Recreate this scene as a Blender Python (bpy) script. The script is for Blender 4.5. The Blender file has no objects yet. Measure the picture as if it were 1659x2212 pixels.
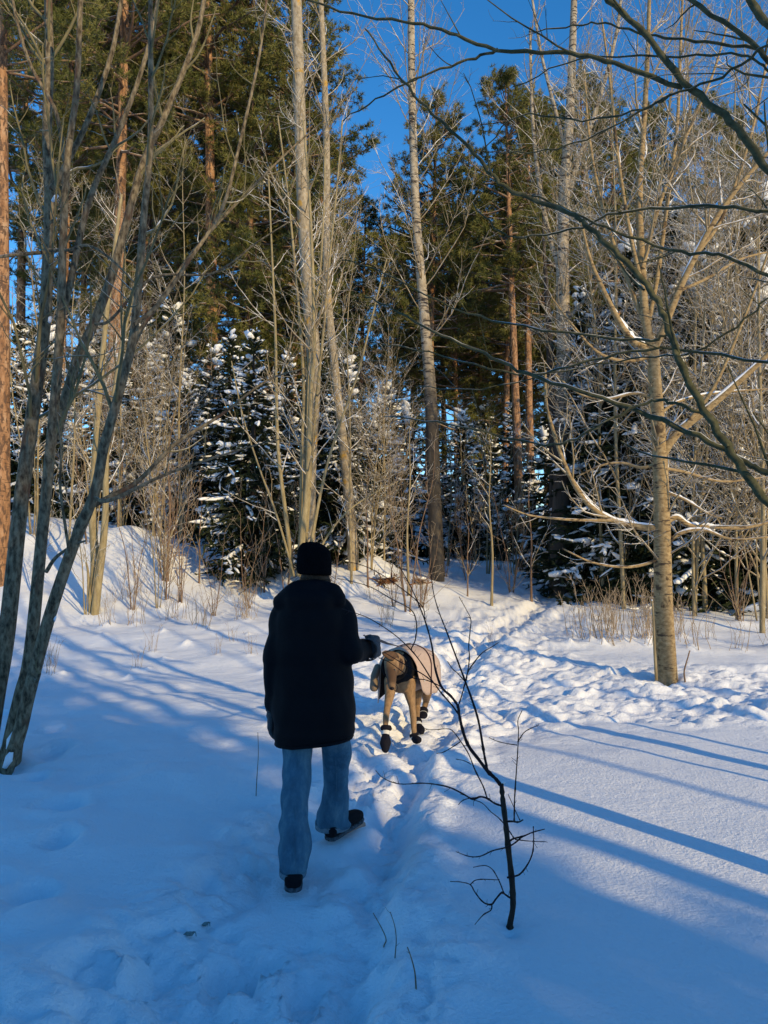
import bpy, bmesh, math
import numpy as np
from mathutils import Vector, Matrix

# ------------------------------------------------------------------ camera, world, sun, exposure
scene = bpy.context.scene
COL = scene.collection
CAMZ = 1.45
PITCH = math.radians(3.28)
FPX = 1640.0                      # focal length in pixels of a 1659 x 2212 picture

cam_data = bpy.data.cameras.new("camera")
cam_data.sensor_fit = 'VERTICAL'
cam_data.sensor_height = 36.0
cam_data.lens = 36.0 * FPX / 2212.0
cam_data.clip_start = 0.05
cam_data.clip_end = 2000
cam = bpy.data.objects.new("camera", cam_data)
cam.location = (0, 0, CAMZ)
cam.rotation_euler = (math.pi / 2 + PITCH, 0, 0)
COL.objects.link(cam)
scene.camera = cam

SUN_EL = math.radians(20.0)
SUN_AZ = np.array([0.61, -0.79]); SUN_AZ = SUN_AZ / np.linalg.norm(SUN_AZ)   # towards the sun
world = bpy.data.worlds.new("World")
scene.world = world
world.use_nodes = True
wn = world.node_tree
wn.nodes.clear()
sky = wn.nodes.new('ShaderNodeTexSky')
sky.sky_type = 'NISHITA'
sky.sun_disc = False
sky.sun_elevation = SUN_EL
sky.sun_rotation = math.atan2(SUN_AZ[0], SUN_AZ[1])
sky.altitude = 100
sky.air_density = 1.0
sky.dust_density = 0.1
sky.ozone_density = 4.0
hs = wn.nodes.new('ShaderNodeHueSaturation')
hs.inputs['Saturation'].default_value = 1.25
bg = wn.nodes.new('ShaderNodeBackground')
bg.inputs['Strength'].default_value = 0.15
wo = wn.nodes.new('ShaderNodeOutputWorld')
wn.links.new(sky.outputs[0], hs.inputs['Color'])
wn.links.new(hs.outputs[0], bg.inputs['Color'])
wn.links.new(bg.outputs[0], wo.inputs['Surface'])

sd = bpy.data.lights.new("sun", 'SUN')
sd.energy = 2.9
sd.angle = math.radians(0.53)
sd.color = (1.0, 0.76, 0.38)
sun = bpy.data.objects.new("sun", sd)
sdir = Vector((SUN_AZ[0] * math.cos(SUN_EL), SUN_AZ[1] * math.cos(SUN_EL), math.sin(SUN_EL)))
sun.rotation_euler = sdir.to_track_quat('Z', 'Y').to_euler()
sun.location = sdir * 60
COL.objects.link(sun)

vs = scene.view_settings
vs.view_transform = 'Standard'
vs.look = 'None'
vs.exposure = 0.55
vs.gamma = 1.0
scene.cycles.max_bounces = 6
scene.cycles.diffuse_bounces = 3
scene.cycles.use_denoising = True
scene.cycles.denoiser = 'OPENIMAGEDENOISE'
scene.cycles.denoising_input_passes = 'RGB_ALBEDO_NORMAL'
scene.cycles.denoising_prefilter = 'ACCURATE'

# ------------------------------------------------------------------ helpers
def unit(v):
    v = np.asarray(v, float)
    return v / np.maximum(np.linalg.norm(v, axis=-1, keepdims=True), 1e-9)

CP, SP = math.cos(PITCH), math.sin(PITCH)
def P(px, py, d):
    """point on the sight line through a picture point, at distance d along the ground"""
    u = (px - 829.5) / FPX
    v = (1106.0 - py) / FPX
    dx, dy, dz = u, CP - v * SP, SP + v * CP
    s = d / dy
    return np.array([dx * s, d, CAMZ + dz * s])

def hash2(ix, iy, seed):
    ix = ix.astype(np.int64) & 0xffff
    iy = iy.astype(np.int64) & 0xffff
    h = (ix * 374761393 + iy * 668265263 + seed * 974634777) & 0xffffffff
    h = ((h ^ (h >> 13)) * 1274126177) & 0xffffffff
    h = ((h ^ (h >> 16)) * 2246822519) & 0xffffffff
    return ((h ^ (h >> 15)) & 0xffffff) / float(0xffffff)

def vnoise(x, y, seed=0):
    xi, yi = np.floor(x), np.floor(y)
    fx, fy = x - xi, y - yi
    fx = fx * fx * fx * (fx * (fx * 6 - 15) + 10)
    fy = fy * fy * fy * (fy * (fy * 6 - 15) + 10)
    a = hash2(xi, yi, seed); b = hash2(xi + 1, yi, seed)
    c = hash2(xi, yi + 1, seed); d = hash2(xi + 1, yi + 1, seed)
    return (a + (b - a) * fx) * (1 - fy) + (c + (d - c) * fx) * fy - 0.5

def fbm(x, y, octs=3, seed=0, gain=0.5):
    r = 0; a = 1.0
    for o in range(octs):
        r = r + a * vnoise(x * 2 ** o + 17.3 * o, y * 2 ** o - 9.1 * o, seed + o)
        a *= gain
    return r

def lumps(x, y, cell, seed, rr=0.62):
    """rounded clods scattered one to a cell"""
    gx, gy = np.floor(x / cell), np.floor(y / cell)
    out = np.zeros_like(x)
    for i in (-1, 0, 1):
        for j in (-1, 0, 1):
            cx, cy = gx + i, gy + j
            px = (cx + 0.15 + 0.7 * hash2(cx, cy, seed)) * cell
            py = (cy + 0.15 + 0.7 * hash2(cx, cy, seed + 1)) * cell
            r = cell * rr * (0.45 + 0.75 * hash2(cx, cy, seed + 2))
            h = (0.25 + 0.75 * hash2(cx, cy, seed + 3)) * r / (cell * rr)
            q = 1 - ((x - px) ** 2 + (y - py) ** 2) / (r * r)
            out = np.maximum(out, h * np.sqrt(np.maximum(q, 0)) )
    return out

def sstep(a, b, x):
    t = np.clip((x - a) / (b - a), 0, 1)
    return t * t * (3 - 2 * t)

PATH = np.array([(-0.30, -6), (-0.32, -2), (-0.40, 1.2), (-0.46, 2.6), (-0.40, 3.4), (-0.28, 4.1), (-0.06, 4.8), (0.16, 5.6), (0.36, 6.4),
                 (0.62, 8), (1.06, 10.2), (1.8, 12), (2.5, 13.6), (3.3, 15.5), (4.0, 17.5), (4.7, 22), (5.0, 34)], float)

def path_dist(x, y):
    best = np.full(x.shape, 1e9)
    for a, b in zip(PATH[:-1], PATH[1:]):
        ab = b - a
        t = np.clip(((x - a[0]) * ab[0] + (y - a[1]) * ab[1]) / (ab @ ab), 0, 1)
        d = np.hypot(x - a[0] - t * ab[0], y - a[1] - t * ab[1])
        best = np.minimum(best, d)
    return best

FOOT = [(-1.72, 3.95, .13), (-1.95, 4.5, .13), (-2.2, 5.1, .13), (-2.5, 5.7, .13), (-2.7, 6.3, .12), (-1.5, 3.4, .13), (-1.2, 2.85, .13), (-1.45, 2.5, .13),
        (-0.95, 2.2, .15), (-3.6, 7.1, .13), (4.15, 8.25, .12), (4.45, 8.1, .09), (-2.1, 3.2, .15), (-1.75, 2.75, .14)]
PADS = [(-.43, 3.40, -.145, .16), (-.43, 3.62, -.145, .14), (-.44, 3.80, -.138, .13), (-.45, 3.92, -.125, .11), (-.30, 4.00, -.085, .12), (-.29, 4.12, -.078, .10), (-.23, 4.22, -.07, .12), (-.14, 4.32, -.055, .11), (.01, 5.52, .025, .13), (.26, 5.78, .035, .12), (.33, 6.58, .045, .11), (.30, 6.2, .01, .12)]   # where feet press
CONES = []          # little peaks of snow round stems
MOUNDS = []

def G(x, y):
    x = np.asarray(x, float); y = np.asarray(y, float)
    z = np.interp(y, [-60, 0, 6, 9, 12, 17, 30, 45, 2000], [0, 0, 0, .05, .27, .62, 1.35, 1.45, 1.45])
    A = np.interp(x, [-30, -9, -5.4, -2.8, 0, 3, 6], [2.1, 1.65, 1.3, .78, .5, .12, 0])
    z = z + A * sstep(12.6, 18, y) * (1 - 0.55 * sstep(22, 40, y))
    far = sstep(4, 12, y)
    z = z + 0.10 * fbm(x * .35 + 3, y * .35, 2, 5) * (0.4 + far) + 0.05 * fbm(x * 0.9, y * 1.3, 3, 11) * (0.35 + 0.75 * far)
    z = z + 0.075 * fbm(x * 1.5, y * 2.2, 3, 211) * sstep(-0.2, -1.0, x) * (1 - far)
    z = z + 0.035 * np.maximum(fbm(x * 2.0, y * 2.6, 2, 31), -0.1) * sstep(9, 12, y)
    # the trodden path
    wob = 0.10 * fbm(x * 2.3, y * 2.3, 2, 71)
    s = path_dist(x, y) + wob
    z = z - 0.075 * np.exp(-(s / 1.0) ** 2) * (1 - sstep(4.2, 5.6, y))
    dep = np.interp(y, [2, 3.6, 4.1, 4.8, 5.6, 7, 9, 14, 18, 40], [.085, .085, .08, .07, .06, .07, .10, .12, .12, .1])
    wid = np.interp(y, [1, 3, 4, 5, 6, 8, 14, 30], [.62, .56, .44, .32, .30, .36, .30, .25])
    inside = 1 - sstep(wid * 0.45, wid * 1.15, s)
    near = 1 - sstep(22, 32, y)
    z = z - dep * inside * near
    rim = np.exp(-((s - wid * 1.25) / 0.13) ** 2)
    z = z + 0.03 * rim * (0.5 + fbm(x * 3, y * 3, 2, 41)) * near
    gr = np.abs(x - np.interp(y, [1, 2.4, 3.2, 4.2, 5.2, 6.2], [-.25, -.18, -.05, .05, .22, .38])) + .05 * fbm(x * 4, y * 4, 2, 141)
    z = z - 0.05 * np.exp(-(gr / .08) ** 2) * sstep(1.0, 2.6, y) * (1 - sstep(5.4, 6.2, y)) + 0.012 * np.exp(-((gr - .2) / .08) ** 2) * (1 - sstep(5.4, 6.2, y))
    churn = (1 - sstep(wid * 0.8, wid * 1.6 + 0.1, s)) * near
    # broken snow beside the path and over towards the birch
    zone = sstep(6.2, 6.75, y + 0.5 * fbm(x * 1.5, y * 1.5, 2, 91)) * (1 - sstep(8.4, 10.2, y)) * sstep(0.1, 0.7, x) * (1 - sstep(3.6, 6.0, x + 0.6 * fbm(x, y, 2, 93)))
    zone2 = sstep(5.6, 7.0, y) * (1 - sstep(0.8, 1.7, s)) * (1 - 0.6 * sstep(12, 16, y))
    zone3 = 0.45 * sstep(3.3, 3.8, y) * (1 - sstep(6.0, 7.0, y)) * (1 - sstep(0.45, 0.8, s))
    zz = np.clip(zone + zone2 + zone3, 0, 1)
    wx = x + .16 * fbm(x * 3.1, y * 3.1, 3, 8); wy = y + .16 * fbm(x * 3.1 + 9, y * 3.1, 3, 18)
    z = z + zz * (0.085 * lumps(wx, wy, .42, 61) * (.45 + 1.2 * np.clip(vnoise(x * 1.7, y * 1.7, 68) + .3, 0, 1)) + 0.04 * lumps(wx * .9, wy * 1.3, .19, 65) + 0.07 * fbm(x * 3.5, y * 4.5, 4, 67, .6) - 0.03)
    z = z + churn * ((0.020 + 0.022 * (1 - sstep(3.4, 4.6, y))) * lumps(x + .08 * fbm(x * 7, y * 7, 2, 88), y + .08 * fbm(x * 7, y * 7, 2, 89), .16, 81) + 0.022 * lumps(x + .03 * fbm(x * 15, y * 15, 2, 90), y, .08, 85) + 0.05 * fbm(x * 5.5, y * 5.5, 5, 87, .62))
    fwx = x + .13 * fbm(x * 3.3, y * 3.3, 3, 301); fwy = y + .13 * fbm(x * 3.3 + 5, y * 3.3, 3, 303)
    for k_, (fx, fy, fr) in enumerate(FOOT):
        fx = fx + .09 * math.sin(k_ * 2.4); fr = fr * (.72 + .3 * math.sin(k_ * 1.7) ** 2)
        r2 = ((fwx - fx) ** 2 * 1.25 + (fwy - fy) ** 2 * .8) / (fr * fr)
        z = z - (0.07 + .05 * math.sin(k_ * 3.1) ** 2) * np.exp(-r2 ** 1.4) + 0.012 * np.exp(-(np.sqrt(r2) - 1.5) ** 2 * 4)
    for cx, cy, ch, cr_ in CONES:
        m = (np.abs(x - cx) < cr_ * 3) & (np.abs(y - cy) < cr_ * 3)
        if np.any(m):
            r = np.hypot(x[m] - cx, y[m] - cy) / cr_ if z.ndim else np.hypot(x - cx, y - cy) / cr_
            if z.ndim:
                z[m] += ch * np.exp(-r * 1.6)
            else:
                z = z + ch * np.exp(-r * 1.6)
    for cx, cy, ch, cr_ in MOUNDS:
        z = z + ch * np.exp(-((x - cx) ** 2 + (y - cy) ** 2) / (cr_ * cr_))
    z = press(x, y, z)
    for cx, cy, cz, cr_ in PADS:
        w = np.exp(-(((x - cx) ** 2 + (y - cy) ** 2) / (cr_ * cr_)) ** 1.5)
        z = z * (1 - w) + cz * w
    # a small lip round the birch foot and the sapling
    return z

_rp = np.random.default_rng(404)
PRINTS = []
for _k, _y in enumerate(np.r_[np.arange(1.35, 3.2, .21), np.arange(4.55, 5.4, .24), np.arange(7.2, 14, .33)]):
    _x = np.interp(_y, PATH[:, 1], PATH[:, 0]) + (.13 if _k % 2 else -.13) + _rp.normal() * .05
    PRINTS.append((_x, _y, math.radians(90) + _rp.normal() * .25, _rp.uniform(.045, .075)))
for _k in range(16):
    PRINTS.append((_rp.uniform(-.95, .0), _rp.uniform(1.4, 3.1), _rp.uniform(.8, 2.4), _rp.uniform(.025, .05)))
def press(x, y, z):
    for px_, py_, a_, dp_ in PRINTS:
        m = (np.abs(x - px_) < .3) & (np.abs(y - py_) < .3)
        if not np.any(m): continue
        dx, dy = x[m] - px_, y[m] - py_
        u = dx * math.cos(a_) + dy * math.sin(a_); v = -dx * math.sin(a_) + dy * math.cos(a_)
        r = ((np.abs(u) / .155) ** 3 + (np.abs(v) / (.062 + .012 * np.sin(u * 14))) ** 3) ** (1 / 3.)
        z[m] += -dp_ * (1 - sstep(.55, 1.2, r)) + .014 * np.exp(-((r - 1.3) / .18) ** 2)
    return z

def gz(x, y):
    return float(G(np.array([x], float), np.array([y], float))[0])

def ground_at(px, py, dmin=1.0, dmax=60):
    ds = np.geomspace(dmin, dmax, 900)
    pts = np.array([P(px, py, d) for d in ds])
    zz = G(pts[:, 0], pts[:, 1])
    below = np.nonzero(pts[:, 2] <= zz)[0]
    i = below[0] if len(below) else len(ds) - 1
    return np.array([pts[i, 0], pts[i, 1], zz[i]])

def mesh_from(name, verts, quads=None, tris=None, smooth=True):
    me = bpy.data.meshes.new(name)
    verts = np.asarray(verts, np.float32).reshape(-1, 3)
    quads = np.zeros((0, 4), np.int32) if quads is None else np.asarray(quads, np.int32).reshape(-1, 4)
    tris = np.zeros((0, 3), np.int32) if tris is None else np.asarray(tris, np.int32).reshape(-1, 3)
    nq, nt = len(quads), len(tris)
    me.vertices.add(len(verts))
    me.vertices.foreach_set('co', verts.ravel())
    me.loops.add(nq * 4 + nt * 3)
    me.loops.foreach_set('vertex_index', np.concatenate([quads.ravel(), tris.ravel()]).astype(np.int32))
    me.polygons.add(nq + nt)
    me.polygons.foreach_set('loop_start', np.concatenate([np.arange(nq) * 4, nq * 4 + np.arange(nt) * 3]).astype(np.int32))
    me.update(calc_edges=True)
    if smooth:
        me.polygons.foreach_set('use_smooth', np.ones(nq + nt, bool))
    me.validate()
    return me

class Acc:
    def __init__(self):
        self.v, self.q, self.t, self.n = [], [], [], 0
    def add(self, v, q=None, t=None):
        v = np.asarray(v, float).reshape(-1, 3)
        if q is not None and len(q): self.q.append(np.asarray(q).reshape(-1, 4) + self.n)
        if t is not None and len(t): self.t.append(np.asarray(t).reshape(-1, 3) + self.n)
        self.v.append(v); self.n += len(v)
    def tubes(self, pts, rad, k, cap=False):
        """pts (M,n,3), rad (M,n)"""
        pts = np.asarray(pts, float); rad = np.asarray(rad, float)
        if pts.ndim == 2: pts = pts[None]; rad = rad[None]
        M, n, _ = pts.shape
        if M == 0: return
        T = unit(np.gradient(pts, axis=1))
        mean = unit(pts[:, -1] - pts[:, 0])
        ref = np.where(np.abs(mean[:, 2:3]) > 0.75, np.array([[1.0, 0.13, 0.0]]), np.array([[0.07, 0.05, 1.0]]))[:, None, :]
        U = unit(np.cross(T, np.broadcast_to(ref, T.shape)))
        V = np.cross(U, T)
        a = np.arange(k) * 2 * np.pi / k
        ring = pts[:, :, None, :] + rad[:, :, None, None] * (np.cos(a)[None, None, :, None] * U[:, :, None, :] + np.sin(a)[None, None, :, None] * V[:, :, None, :])
        base = np.arange(M)[:, None, None] * (n * k)
        i = np.arange(n - 1)[None, :, None] * k
        j = np.arange(k)[None, None, :]
        j2 = (j + 1) % k
        q = np.stack([base + i + j, base + i + k + j, base + i + k + j2, base + i + j2], -1).reshape(-1, 4)
        verts = ring.reshape(-1, 3)
        t = None
        if cap:
            tip = pts[:, -1]
            t0 = M * n * k
            tj = np.arange(k)
            t = np.concatenate([np.stack([m * n * k + (n - 1) * k + tj, np.full(k, t0 + m), m * n * k + (n - 1) * k + (tj + 1) % k], -1) for m in range(M)])
            verts = np.concatenate([verts, tip])
        self.add(verts, q, t)
    def mesh(self, name, smooth=True):
        v = np.concatenate(self.v) if self.v else np.zeros((0, 3))
        return mesh_from(name, v, np.concatenate(self.q) if self.q else None, np.concatenate(self.t) if self.t else None, smooth)

def cr(pts, per=6):
    """smooth curve through the given points"""
    p = np.asarray(pts, float)
    p = np.vstack([2 * p[0] - p[1], p, 2 * p[-1] - p[-2]])
    out = []
    for i in range(1, len(p) - 2):
        t = np.linspace(0, 1, per, endpoint=False)[:, None]
        a, b, c, d = p[i - 1], p[i], p[i + 1], p[i + 2]
        out.append(0.5 * (2 * b + (c - a) * t + (2 * a - 5 * b + 4 * c - d) * t ** 2 + (3 * b - a - 3 * c + d) * t ** 3))
    out.append(p[-2][None])
    return np.vstack(out)

def resample(p, n):
    p = np.asarray(p, float)
    s = np.r_[0, np.cumsum(np.linalg.norm(np.diff(p[:, :3], axis=0), axis=1))]
    t = np.linspace(0, s[-1], n)
    return np.stack([np.interp(t, s, p[:, k]) for k in range(p.shape[1])], 1)

def grow(rng, pp, pr, dens, t0=0.15, t1=1.0, ang=(35, 65), ratio=0.45, lmin=0.1, lmax=3.0, up=0.05, jit=0.12, n=6, rr=0.6, rmax=1.0, rmin=0.002, tip=0.35, upbias=0.0, flat=0.0):
    """grow a batch of side branches off a batch of branches; dens is shoots per metre"""
    M, m, _ = pp.shape
    L = np.linalg.norm(np.diff(pp, axis=1), axis=2).sum(1)
    cnt = rng.poisson(np.maximum(dens * L * (t1 - t0), 0))
    idx = np.repeat(np.arange(M), cnt)
    K = len(idx)
    if K == 0: return np.zeros((0, n, 3)), np.zeros((0, n))
    t = rng.uniform(t0, t1, K)
    f = np.clip(t * (m - 1), 0, m - 1.001); i0 = f.astype(int); fr = (f - i0)[:, None]
    pos = pp[idx, i0] * (1 - fr) + pp[idx, i0 + 1] * fr
    tan = unit(pp[idx, i0 + 1] - pp[idx, i0])
    r = pr[idx, i0] * (1 - fr[:, 0]) + pr[idx, i0 + 1] * fr[:, 0]
    rv = rng.normal(size=(K, 3)); rv[:, 2] = rv[:, 2] * (1 - flat) + upbias
    perp = unit(rv - (rv * tan).sum(1, keepdims=True) * tan)
    a = np.radians(rng.uniform(ang[0], ang[1], K))[:, None]
    d = unit(np.cos(a) * tan + np.sin(a) * perp)
    ln = np.clip(L[idx] * ratio * (1 - 0.55 * t) * rng.uniform(0.45, 1.25, K), lmin, lmax)
    out = np.zeros((K, n, 3)); out[:, 0] = pos
    for k in range(1, n):
        d = unit(d + jit * rng.normal(size=(K, 3)) + np.array([0, 0, up]))
        out[:, k] = out[:, k - 1] + d * (ln / (n - 1))[:, None]
    rs = np.clip(r * rr, rmin, rmax)
    rs = np.minimum(rs, np.maximum(rmin, ln * 0.03))
    rad = rs[:, None] * np.linspace(1, tip, n)[None]
    return out, np.maximum(rad, rmin * 0.6)

# --- object helpers
def link(name, me, mat=None, parent=None, loc=None):
    o = bpy.data.objects.new(name, me)
    COL.objects.link(o)
    if mat is not None and me is not None and len(me.materials) == 0:
        me.materials.append(mat)
    if parent is not None: o.parent = parent
    if loc is not None: o.location = loc
    return o

def tag(o, label=None, cat=None, group=None, kind=None):
    if label: o['label'] = label
    if cat: o['category'] = cat
    if group: o['group'] = group
    if kind: o['kind'] = kind
    return o

def thing(name, label, cat, loc=(0, 0, 0), group=None):
    o = bpy.data.objects.new(name, None)
    o.empty_display_size = 0.2
    COL.objects.link(o)
    o.location = Vector(loc)
    return tag(o, label, cat, group)

def copy_tree(src, loc, rotz=0.0, scale=1.0, label=None, group=None, tilt=(0, 0)):
    r = src.copy(); COL.objects.link(r)
    r.location = Vector(loc); r.rotation_euler = (tilt[0], tilt[1], rotz)
    r.scale = (scale, scale, scale) if np.isscalar(scale) else scale
    if label: r['label'] = label
    if group: r['group'] = group
    for ch in src.children:
        c = ch.copy(); COL.objects.link(c); c.parent = r
    return r

def rel(acc_pts, base):
    return np.asarray(acc_pts) - np.asarray(base)

# ------------------------------------------------------------------ materials
def nodes(name):
    m = bpy.data.materials.new(name); m.use_nodes = True
    nt = m.node_tree
    return m, nt, nt.nodes['Principled BSDF']

def N(nt, typ, **kw):
    n = nt.nodes.new(typ)
    for k, v in kw.items(): setattr(n, k, v)
    return n

def noise_node(nt, scale, detail=4, coord='Object', stretch=None, rough=0.6):
    tc = N(nt, 'ShaderNodeTexCoord')
    nz = N(nt, 'ShaderNodeTexNoise')
    nz.inputs['Scale'].default_value = scale
    nz.inputs['Detail'].default_value = detail
    nz.inputs['Roughness'].default_value = rough
    src = tc.outputs[coord]
    if stretch:
        mp = N(nt, 'ShaderNodeMapping'); mp.inputs['Scale'].default_value = stretch
        nt.links.new(src, mp.inputs['Vector']); src = mp.outputs['Vector']
    nt.links.new(src, nz.inputs['Vector'])
    return nz

def ramp(nt, fac, stops):
    r = N(nt, 'ShaderNodeValToRGB')
    el = r.color_ramp.elements
    while len(el) < len(stops): el.new(0.5)
    for e, (p, c) in zip(el, stops):
        e.position = p; e.color = (*c, 1)
    nt.links.new(fac, r.inputs['Fac'])
    return r

def math_node(nt, op, a, b=None, clamp=False):
    n = N(nt, 'ShaderNodeMath', operation=op); n.use_clamp = clamp
    for i, x in enumerate((a, b)):
        if x is None: continue
        if isinstance(x, (int, float)): n.inputs[i].default_value = x
        else: nt.links.new(x, n.inputs[i])
    return n.outputs[0]

def mix_color(nt, fac, a, b):
    n = N(nt, 'ShaderNodeMix', data_type='RGBA')
    for s, x in ((0, fac), (6, a), (7, b)):
        if isinstance(x, (int, float)): n.inputs[s].default_value = x
        elif isinstance(x, tuple): n.inputs[s].default_value = (*x, 1)
        else: nt.links.new(x, n.inputs[s])
    return n.outputs[2]

def bump(nt, bsdf, height, strength=0.5, dist=0.02):
    b = N(nt, 'ShaderNodeBump')
    b.inputs['Strength'].default_value = strength; b.inputs['Distance'].default_value = dist
    nt.links.new(height, b.inputs['Height'])
    nt.links.new(b.outputs[0], bsdf.inputs['Normal'])

SNOW = (0.86, 0.87, 0.90)

def mat_bark(name, stops, scale=30, stretch=(1, 1, .25), snow=0.5, lo=0.35, rough=0.85, bstr=0.5, patch=None, bands=None):
    m, nt, b = nodes(name)
    nz = noise_node(nt, scale, 5, stretch=stretch)
    c = ramp(nt, nz.outputs['Fac'], stops).outputs['Color']
    if patch:                                     # lichen, moss or torn bark with a shape of its own
        pz = noise_node(nt, patch[1], 3, stretch=patch[3] if len(patch) > 3 else None)
        pf = N(nt, 'ShaderNodeMapRange'); pf.inputs[1].default_value = patch[2]; pf.inputs[2].default_value = patch[2] + 0.07
        nt.links.new(pz.outputs['Fac'], pf.inputs[0])
        c = mix_color(nt, pf.outputs[0], c, patch[0])
    if bands:                                     # dark cross marks of birch bark
        bz = noise_node(nt, bands[1], 3, stretch=(1, 1, 5))
        bf = N(nt, 'ShaderNodeMapRange'); bf.inputs[1].default_value = bands[2]; bf.inputs[2].default_value = bands[2] + 0.05
        nt.links.new(bz.outputs['Fac'], bf.inputs[0])
        c = mix_color(nt, bf.outputs[0], c, bands[0])
    if snow > 0:
        ge = N(nt, 'ShaderNodeNewGeometry')
        sx = N(nt, 'ShaderNodeSeparateXYZ'); nt.links.new(ge.outputs['Normal'], sx.inputs[0])
        nz2 = noise_node(nt, 5, 3)
        f = math_node(nt, 'ADD', sx.outputs['Z'], math_node(nt, 'MULTIPLY', math_node(nt, 'SUBTRACT', nz2.outputs['Fac'], 0.5), 1.6))
        mr = N(nt, 'ShaderNodeMapRange'); mr.inputs[1].default_value = lo; mr.inputs[2].default_value = lo + 0.2; mr.inputs[4].default_value = snow
        nt.links.new(f, mr.inputs[0])
        c = mix_color(nt, mr.outputs[0], c, SNOW)
    nt.links.new(c, b.inputs['Base Color'])
    b.inputs['Roughness'].default_value = rough
    b.inputs['Specular IOR Level'].default_value = 0.2
    if bstr: bump(nt, b, nz.outputs['Fac'], bstr, 0.01)
    return m

def mat_old_birch():
    m = mat_bark('old_birch_bark', [(0.3, (.22, .17, .12)), (0.5, (.36, .30, .22)), (0.7, (.46, .40, .32))], 9, (1, 1, .7), snow=0.0, bstr=0.9, bands=((.05, .04, .035), 4.5, 0.54))
    nt = m.node_tree; b = nt.nodes['Principled BSDF']
    src = b.inputs['Base Color'].links[0].from_socket
    tc = N(nt, 'ShaderNodeTexCoord'); sx = N(nt, 'ShaderNodeSeparateXYZ'); nt.links.new(tc.outputs['Object'], sx.inputs[0])
    nz = noise_node(nt, 2.2, 4)
    h = math_node(nt, 'ADD', sx.outputs['Z'], math_node(nt, 'MULTIPLY', nz.outputs['Fac'], 3.0))
    mr = N(nt, 'ShaderNodeMapRange'); mr.inputs[1].default_value = 5.2; mr.inputs[2].default_value = 7.0
    nt.links.new(h, mr.inputs[0])
    nz2 = noise_node(nt, 9, 4, stretch=(1, 1, .15))
    dk = ramp(nt, nz2.outputs['Fac'], [(0.3, (.035, .03, .027)), (0.7, (.10, .085, .07))]).outputs['Color']
    nt.links.new(mix_color(nt, mr.outputs[0], dk, src), b.inputs['Base Color'])
    return m

def mat_plain(name, col, var=0.25, scale=20, rough=0.8, bstr=0.0, spec=0.2, sheen=0.0, stretch=None, bdist=0.005):
    m, nt, b = nodes(name)
    nz = noise_node(nt, scale, 4, stretch=stretch)
    lo = tuple(max(0, c * (1 - var)) for c in col); hi = tuple(c * (1 + var) for c in col)
    nt.links.new(ramp(nt, nz.outputs['Fac'], [(0.3, lo), (0.7, hi)]).outputs['Color'], b.inputs['Base Color'])
    b.inputs['Roughness'].default_value = rough
    b.inputs['Specular IOR Level'].default_value = spec
    if sheen: b.inputs['Sheen Weight'].default_value = sheen
    if bstr: bump(nt, b, nz.outputs['Fac'], bstr, bdist)
    return m

def mat_snow(name, fine=True):
    m, nt, b = nodes(name)
    b.inputs['Base Color'].default_value = (*SNOW, 1)
    b.inputs['Roughness'].default_value = 0.7
    b.inputs['Specular IOR Level'].default_value = 0.25
    n1 = noise_node(nt, 55, 5, rough=0.65)
    n2 = noise_node(nt, 9, 3)
    h = math_node(nt, 'ADD', n1.outputs['Fac'], math_node(nt, 'MULTIPLY', n2.outputs['Fac'], 1.2))
    bump(nt, b, h, 0.8 if fine else 0.4, 0.014)
    return m

M_SNOW = mat_snow('snow')
M_SNOWCAP = mat_snow('snow_cap', False)
M_BARK_SHADE = mat_bark('grey_brown_bark', [(0.34, (.045, .033, .02)), (0.48, (.15, .115, .07)), (0.64, (.27, .215, .135))], 38, (1, 1, .42), snow=0.3, lo=0.8, bstr=1.0, patch=((.13, .07, .04), 6, 0.60, (1, 1, .3)), bands=((.05, .04, .03), 10, .68))
M_BARK_TWIG = mat_bark('olive_twig_bark', [(0.3, (.12, .10, .05)), (0.7, (.24, .20, .10))], 20, snow=0.75, lo=0.6, bstr=0)
M_BARK_GREEN = mat_bark('mossy_willow_bark', [(0.3, (.036, .036, .018)), (0.55, (.080, .078, .038)), (0.75, (.14, .125, .07))], 26, (1, 1, 1), snow=0.6, lo=0.70, bstr=0.6)
M_BARK_CREAM = mat_bark('pale_smooth_bark', [(0.3, (.20, .15, .08)), (0.7, (.36, .29, .17))], 24, snow=0.8, lo=0.40, bstr=0.3)
M_TWIG_CREAM = mat_bark('pale_frosted_twig', [(0.3, (.20, .15, .085)), (0.7, (.36, .28, .17))], 24, snow=0.9, lo=0.22, bstr=0)
M_BARK_MAPLE = mat_bark('buff_birch_bark', [(0.3, (.19, .125, .06)), (0.55, (.34, .24, .12)), (0.75, (.46, .35, .20))], 22, (1, 1, 1.6), snow=0.7, lo=0.8, bstr=0.6,
                        patch=((.085, .055, .03), 7, 0.60, (1, 1, .8)), bands=((.08, .055, .035), 6, 0.60))
M_BARK_ASPEN = mat_bark('aspen_bark', [(0.3, (.18, .14, .09)), (0.55, (.34, .28, .20)), (0.75, (.45, .39, .30))], 16, (1, 1, .6), snow=0.2, lo=0.9, bstr=0.5, patch=((.42, .25, .06), 3, 0.6))
M_BARK_BIRCH = mat_bark('white_birch_bark', [(0.3, (.40, .35, .28)), (0.7, (.62, .57, .49))], 6, (1, 1, .5), snow=0.2, lo=0.9, bstr=0.4, bands=((.05, .04, .035), 3.5, 0.60))
M_BARK_OLD = mat_old_birch()
M_BARK_DARK = mat_bark('dark_furrowed_bark', [(0.3, (.03, .024, .02)), (0.6, (.075, .06, .05)), (0.8, (.13, .11, .09))], 14, (1, 1, .15), snow=0.1, lo=0.95, bstr=1.0)
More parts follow.
